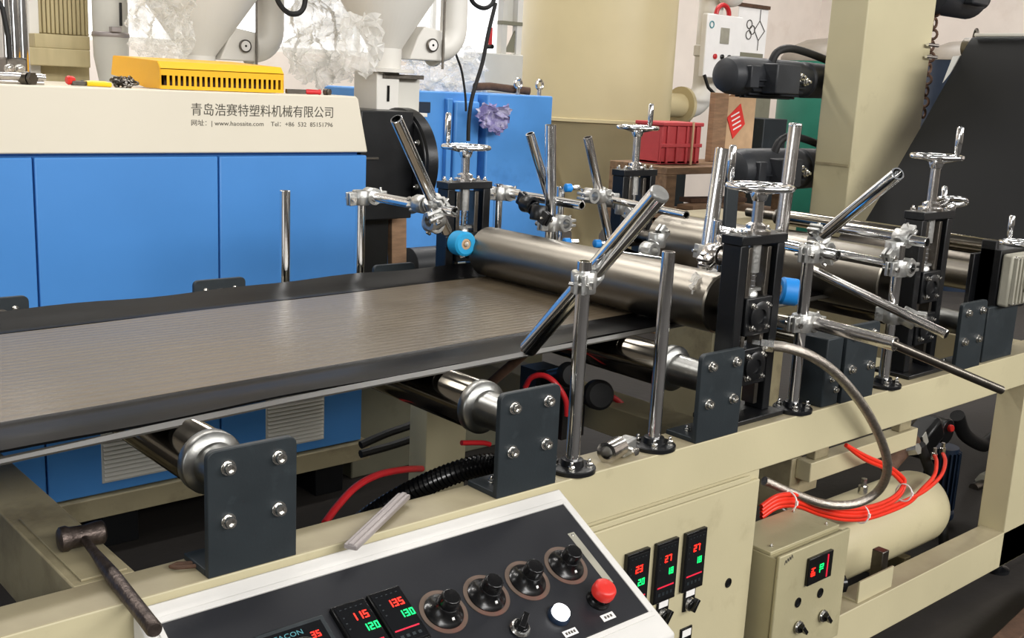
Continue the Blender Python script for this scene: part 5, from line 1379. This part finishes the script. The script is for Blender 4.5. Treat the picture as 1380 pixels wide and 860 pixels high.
# ================================================================== tank, motor and small control box at the lower right
tk_ = thing('air_tank', 'cream horizontal air tank behind the bottom rail', 'tank', (3.05, 1.70, .08))
tz = at(1185, 702, Y=1.70).z; tx1 = at(1258, 690, Y=1.70).x-.09
finish('shell', MB().lathe((2.42, 1.70, tz), (1, 0, 0), [(.03, -.05), (.09, -.035), (.116, -.01), (.124, .02), (.124, tx1-2.42-.06), (.116, tx1-2.42-.03), (.09, tx1-2.42-.005), (.03, tx1-2.42+.01)], 48), 'cream', tk_)
for x in (2.62, 3.20): finish('saddle', MB().bx(x, x+.04, 1.60, 1.80, 0, tz-.10), 'cream_dirty', tk_, .003)
finish('drain_fitting', MB().cyl((3.06, 1.70, tz+.12), (3.06, 1.70, tz+.15), .016, n=16).cyl((3.06, 1.70, tz+.15), (3.06, 1.70, tz+.175), .010, n=6), 'bolt_zinc', tk_)
MY = 1.82
mc = at(1268, 640, Y=MY)
vm = thing('pump_motor', 'dark blue finned motor with black gearbox and red cap', 'motor', (mc.x, MY, .0))
zt_ = at(1277, 600, Y=MY).z; zb_ = at(1277, 680, Y=MY).z
rm = .052
finish('stator', MB().cyl((mc.x, MY, zb_), (mc.x, MY, zt_), rm, n=32), 'navy', vm)
for k in range(20):
    a = 2*PI*k/20
    d = V((math.cos(a), math.sin(a), 0))
    finish('cooling_fin', MB().obox(V((mc.x, MY, (zb_+zt_)/2))+d*(rm+.004), (.014, .005, zt_-zb_-.03), d, (0, 0, 1)), 'navy', vm)
finish('end_bell', MB().lathe((mc.x, MY, zb_), (0, 0, -1), [(rm+.012, 0), (rm+.012, .02), (rm*.8, .05), (rm*.3, .06), (rm*.3, max(.07, zb_))], 28), 'navy', vm)
gq = at(1258, 592, Y=MY-.05)
finish('gearbox', MB().obox(gq+V((0, .04, 0)), (.15, .09, .10), (.75, 0, .45)), 'black_paint', vm, .018)
hq = at(1278, 582, Y=MY-.03)
finish('round_head', MB().cyl(hq, hq+V((0, .09, 0)), .048, n=28), 'black_paint', vm, .004)
rq = at(1280, 577, Y=MY-.035)
finish('red_cap', MB().lathe(rq, (-.2, -1, .1), [(.014, 0), (.014, .008), (.011, .012), (.0001, .012)], 18), 'red_plastic', vm)
nq = at(1247, 592, Y=MY-.056)
finish('nameplate', MB().obox(nq, (.05, .026, .003), (.5, 0, -.75), (0, -1, 0)), 'pale_grey', vm)
for k, (x, y) in enumerate(((1259, 615), (1270, 608))):
    q = at(x, y, Y=1.68); finish('hose_fitting', MB().lathe(q, (0, 0, 1), [(.011, -.01), (.011, .012), (.007, .014), (.007, .03)], 6), 'bolt_zinc', vm)
# bent black hoses and brass valve near motor
o = finish('black_hose', MB().sweep(spline([at(1240, 600, Y=1.72), at(1255, 640, Y=1.70), at(1268, 690, Y=1.66), at(1272, 735, Y=1.62), at(1270, 760, Y=1.6)], 6), .018, 12), 'black_rubber'); tag(o, 'thick black hose dropping past the end of the air tank', 'hose')
o = finish('black_hose', MB().sweep(spline([at(1290, 560, Y=2.0), at(1300, 585, Y=2.0), at(1325, 600, Y=2.0), at(1345, 596, Y=2.0), at(1348, 640, Y=2.0)-V((0, 0, .25))], 6), .03, 12), 'black_rubber'); tag(o, 'thick dark hose behind the blue pump motor', 'hose')
q = at(1218, 607, Y=1.72)
o = thing('brass_valve', 'old brass valve left of the blue pump motor', 'valve', (q.x, 1.72, q.z-.03))
finish('body', MB().cyl(q-V((.10, 0, .05)), q+V((.06, 0, .03)), .024, n=16), 'rust', o)
finish('bonnet', MB().cyl(q, q+V((0, -.05, .02)), .020, n=6), 'cast_steel', o)
finish('stem', MB().cyl(q-V((.06, 0, .03)), V((q.x-.07, 1.71, .36)), .012, n=12), 'rust', o)
q = at(1342, 645, Y=1.9)
o = thing('pipe_coupling', 'grey pipe coupling right of the blue pump motor', 'coupling', (q.x, 1.9, q.z))
finish('body', MB().cyl(q-V((.12, 0, -.01)), q+V((.06, 0, .02)), .035, n=6), 'grey_gearbox', o)
finish('neck', MB().cyl(q+V((-.2, 0, 0)), q-V((.1, 0, 0)), .02, n=14), 'steel_dark', o)
q = at(1062, 632, Y=1.75)
o = thing('pipe_union', 'dark metal union hanging under the rail by the cabinet door', 'coupling', (q.x, 1.75, q.z))
finish('body', MB().cyl(q+V((0, 0, .06)), q-V((0, 0, .02)), .022, n=6), 'steel_dark', o)
finish('collar', MB().lathe(q-V((0, 0, .022)), (0, 0, 1), [(.026, 0), (.026, .012)], 18), 'bolt_zinc', o)
# small olive control box on the bottom rail
BXL, BXR, BYF, BYB, BZ0, BZ1 = 2.11, 2.407, 1.36, 1.53, .182, .484
sb = thing('heater_box', 'olive control box with small display on the bottom rail', 'control box', ((BXL+BXR)/2, 1.44, BZ0))
finish('shell', MB().bx(BXL, BXR, BYF+.012, BYB, BZ0, BZ1-.012), 'box_olive', sb, .003)
finish('front_panel', MB().bx(BXL-.004, BXR+.004, BYF, BYF+.010, BZ0, BZ1-.003), 'box_olive', sb, .003)
finish('lid', MB().bx(BXL, BXR, BYF+.03, BYB, BZ1-.012, BZ1-.002), 'box_olive', sb, .002)
for k, (x, y) in enumerate(((BXL+.03, BYF+.05), (BXR-.03, BYF+.05), (BXL+.03, BYB-.02), (BXR-.03, BYB-.02))): inst('screw', NUT, (x, y, BZ1-.002), sb, (0, 0, 1)).scale = (.55, .55, .5)
fx = lambda px, py: at(px, py, Y=BYF)
dcx = fx(1102, 764)
dpn = finish('display_bezel', MB().obox((dcx.x, BYF-.004, dcx.z), (.105, .010, .072), (1, 0, 0)), 'black_plastic', sb, .002)
finish('red_digits', digits(MB(), '84', (dcx.x-.026, BYF-.0095, dcx.z-.012), (0, 0, 1), (-1, 0, 0), (0, -1, 0), .016), 'led_red', dpn)
finish('green_digits', digits(MB(), '70', (dcx.x+.010, BYF-.0095, dcx.z-.010), (0, 0, 1), (-1, 0, 0), (0, -1, 0), .016), 'led_green', dpn)
finish('key_bar', MB().bx(dcx.x+.026, dcx.x+.030, BYF-.0105, BYF-.009, dcx.z-.03, dcx.z+.03), 'led_bar', dpn)
for (px, py) in ((1075, 812), (1105, 799)):
    q = fx(px, py)
    finish('plug_hole', MB().lathe((q.x, BYF, q.z), (0, -1, 0), [(.013, 0), (.013, .002), (.010, .003), (.0095, .001), (.0001, .001)], 18), 'black_plastic', sb)
for k, (px, py) in enumerate(((1074, 844), (1107, 829))):
    q = fx(px, py)
    rotary((q.x, BYF, q.z), ['black turn switch at the lower left of the olive box', 'black turn switch under the olive box display'][k], plate=False, ang=2.4)
q = fx(1063, 754)
finish('maker_mark', MB().sweep(spline([V((q.x-.016+.004*k, BYF-.0006, q.z-.006+.0012*k+(.006 if k % 2 else -.004))) for k in range(9)], 4), .0009, 6), 'print_dark', sb)
# black star knobs right of the box
for k, (px, py, Y) in enumerate(((1127, 795, 1.352), (1139, 800, 1.33))):
    q = at(px, py, Y=Y)
q = V((BXR+.004, 1.385, .325)); 
o = thing('star_knob', 'pair of black clamping knobs at the right side of the olive box', 'knob', q)
finish('knob', MB().lathe((BXR+.004, 1.40, .315), (1, 0, 0), [(.02, 0), (.024, .006), (.024, .018), (.012, .024)], 10), 'black_plastic', o)
finish('knob', MB().lathe((BXR+.03, 1.40, .305), (1, -.5, 0), [(.02, 0), (.026, .006), (.026, .022), (.014, .028)], 10), 'black_plastic', o)
finish('stem', MB().cyl((BXR+.0, 1.41, .315), (BXR+.12, 1.47, .36), .009, n=10), 'black_paint', o)
o = finish('black_hose', MB().sweep(spline([V((BXR+.0, 1.47, .40)), V((BXR+.08, 1.50, .37)), V((BXR+.2, 1.53, .31)), V((BXR+.3, 1.56, .26))], 6), .018, 10), 'black_rubber'); tag(o, 'short black hose from the olive box towards the tank', 'hose')
# brown beam on the floor at the lower right corner
o = finish('floor_beam', MB().obox((at(1350, 876, Z=.03)+at(1412, 815, Z=.03))/2, ((at(1350, 876, Z=.03)-at(1412, 815, Z=.03)).length*1.6, .06, .06), at(1412, 815, Z=.03)-at(1350, 876, Z=.03)), 'rust', None, .004); tag(o, 'brown beam lying on the floor at the lower right corner', 'beam')

# ================================================================== loose things on the rail
# hammer
hz = .825
hc = at(110, 722, Z=.823); he = at(209, 850, Z=.80)
ax = (at(139, 716, Z=.823)-at(82, 727, Z=.823)).normalized()
hm = thing('hammer', 'rusty steel club hammer lying across the frame corner', 'hammer', (hc.x, hc.y, .80))
L = .070
finish('head', MB().lathe(hc-ax*L/2, ax, [(.0155, 0), (.0195, .003), (.0205, .012), (.0175, .017), (.0165, .04), (.019, L-.010), (.019, L-.003), (.0155, L)], 24), 'hammer_steel', hm)
hd = (he-hc).normalized(); LL = (he-hc).length
finish('handle', MB().lathe(hc, hd, [(.007, 0), (.0072, .06), (.0095, .10), (.0115, .14), (.0115, LL-.03), (.0118, LL-.004), (.010, LL), (.0001, LL-.002)], 16), 'hammer_steel', hm)
# flat bar
f0, f1 = at(545, 668, Z=.814), at(472, 738, Z=.806)
fd = (f1-f0).normalized()
o = finish('flat_bar', MB().obox((f0+f1)/2, ((f1-f0).length, .024, .009), fd, (0, 0, 1)).obox((f0+f1)/2+V((0, 0, .005)), ((f1-f0).length, .010, .004), fd, (0, 0, 1)), 'silver_paint', None, .002); tag(o, 'pale metal flat bar lying on the rail above the console', 'bar')
# rusty cotter pin
q = at(250, 766, Z=.803)
o = finish('cotter_pin', MB().sweep([q+V((.045, -.008, .002)), q+V((.01, -.004, .002)), q+V((-.012, .004, .003)), q+V((-.018, .012, .003)), q+V((-.006, .016, .003)), q+V((.012, .008, .002)), q+V((.045, -.002, .002))], .0035, 8), 'rust'); tag(o, 'rusty cotter pin beside the bracket nearest the hammer', 'pin')
bpy.context.view_layer.update()
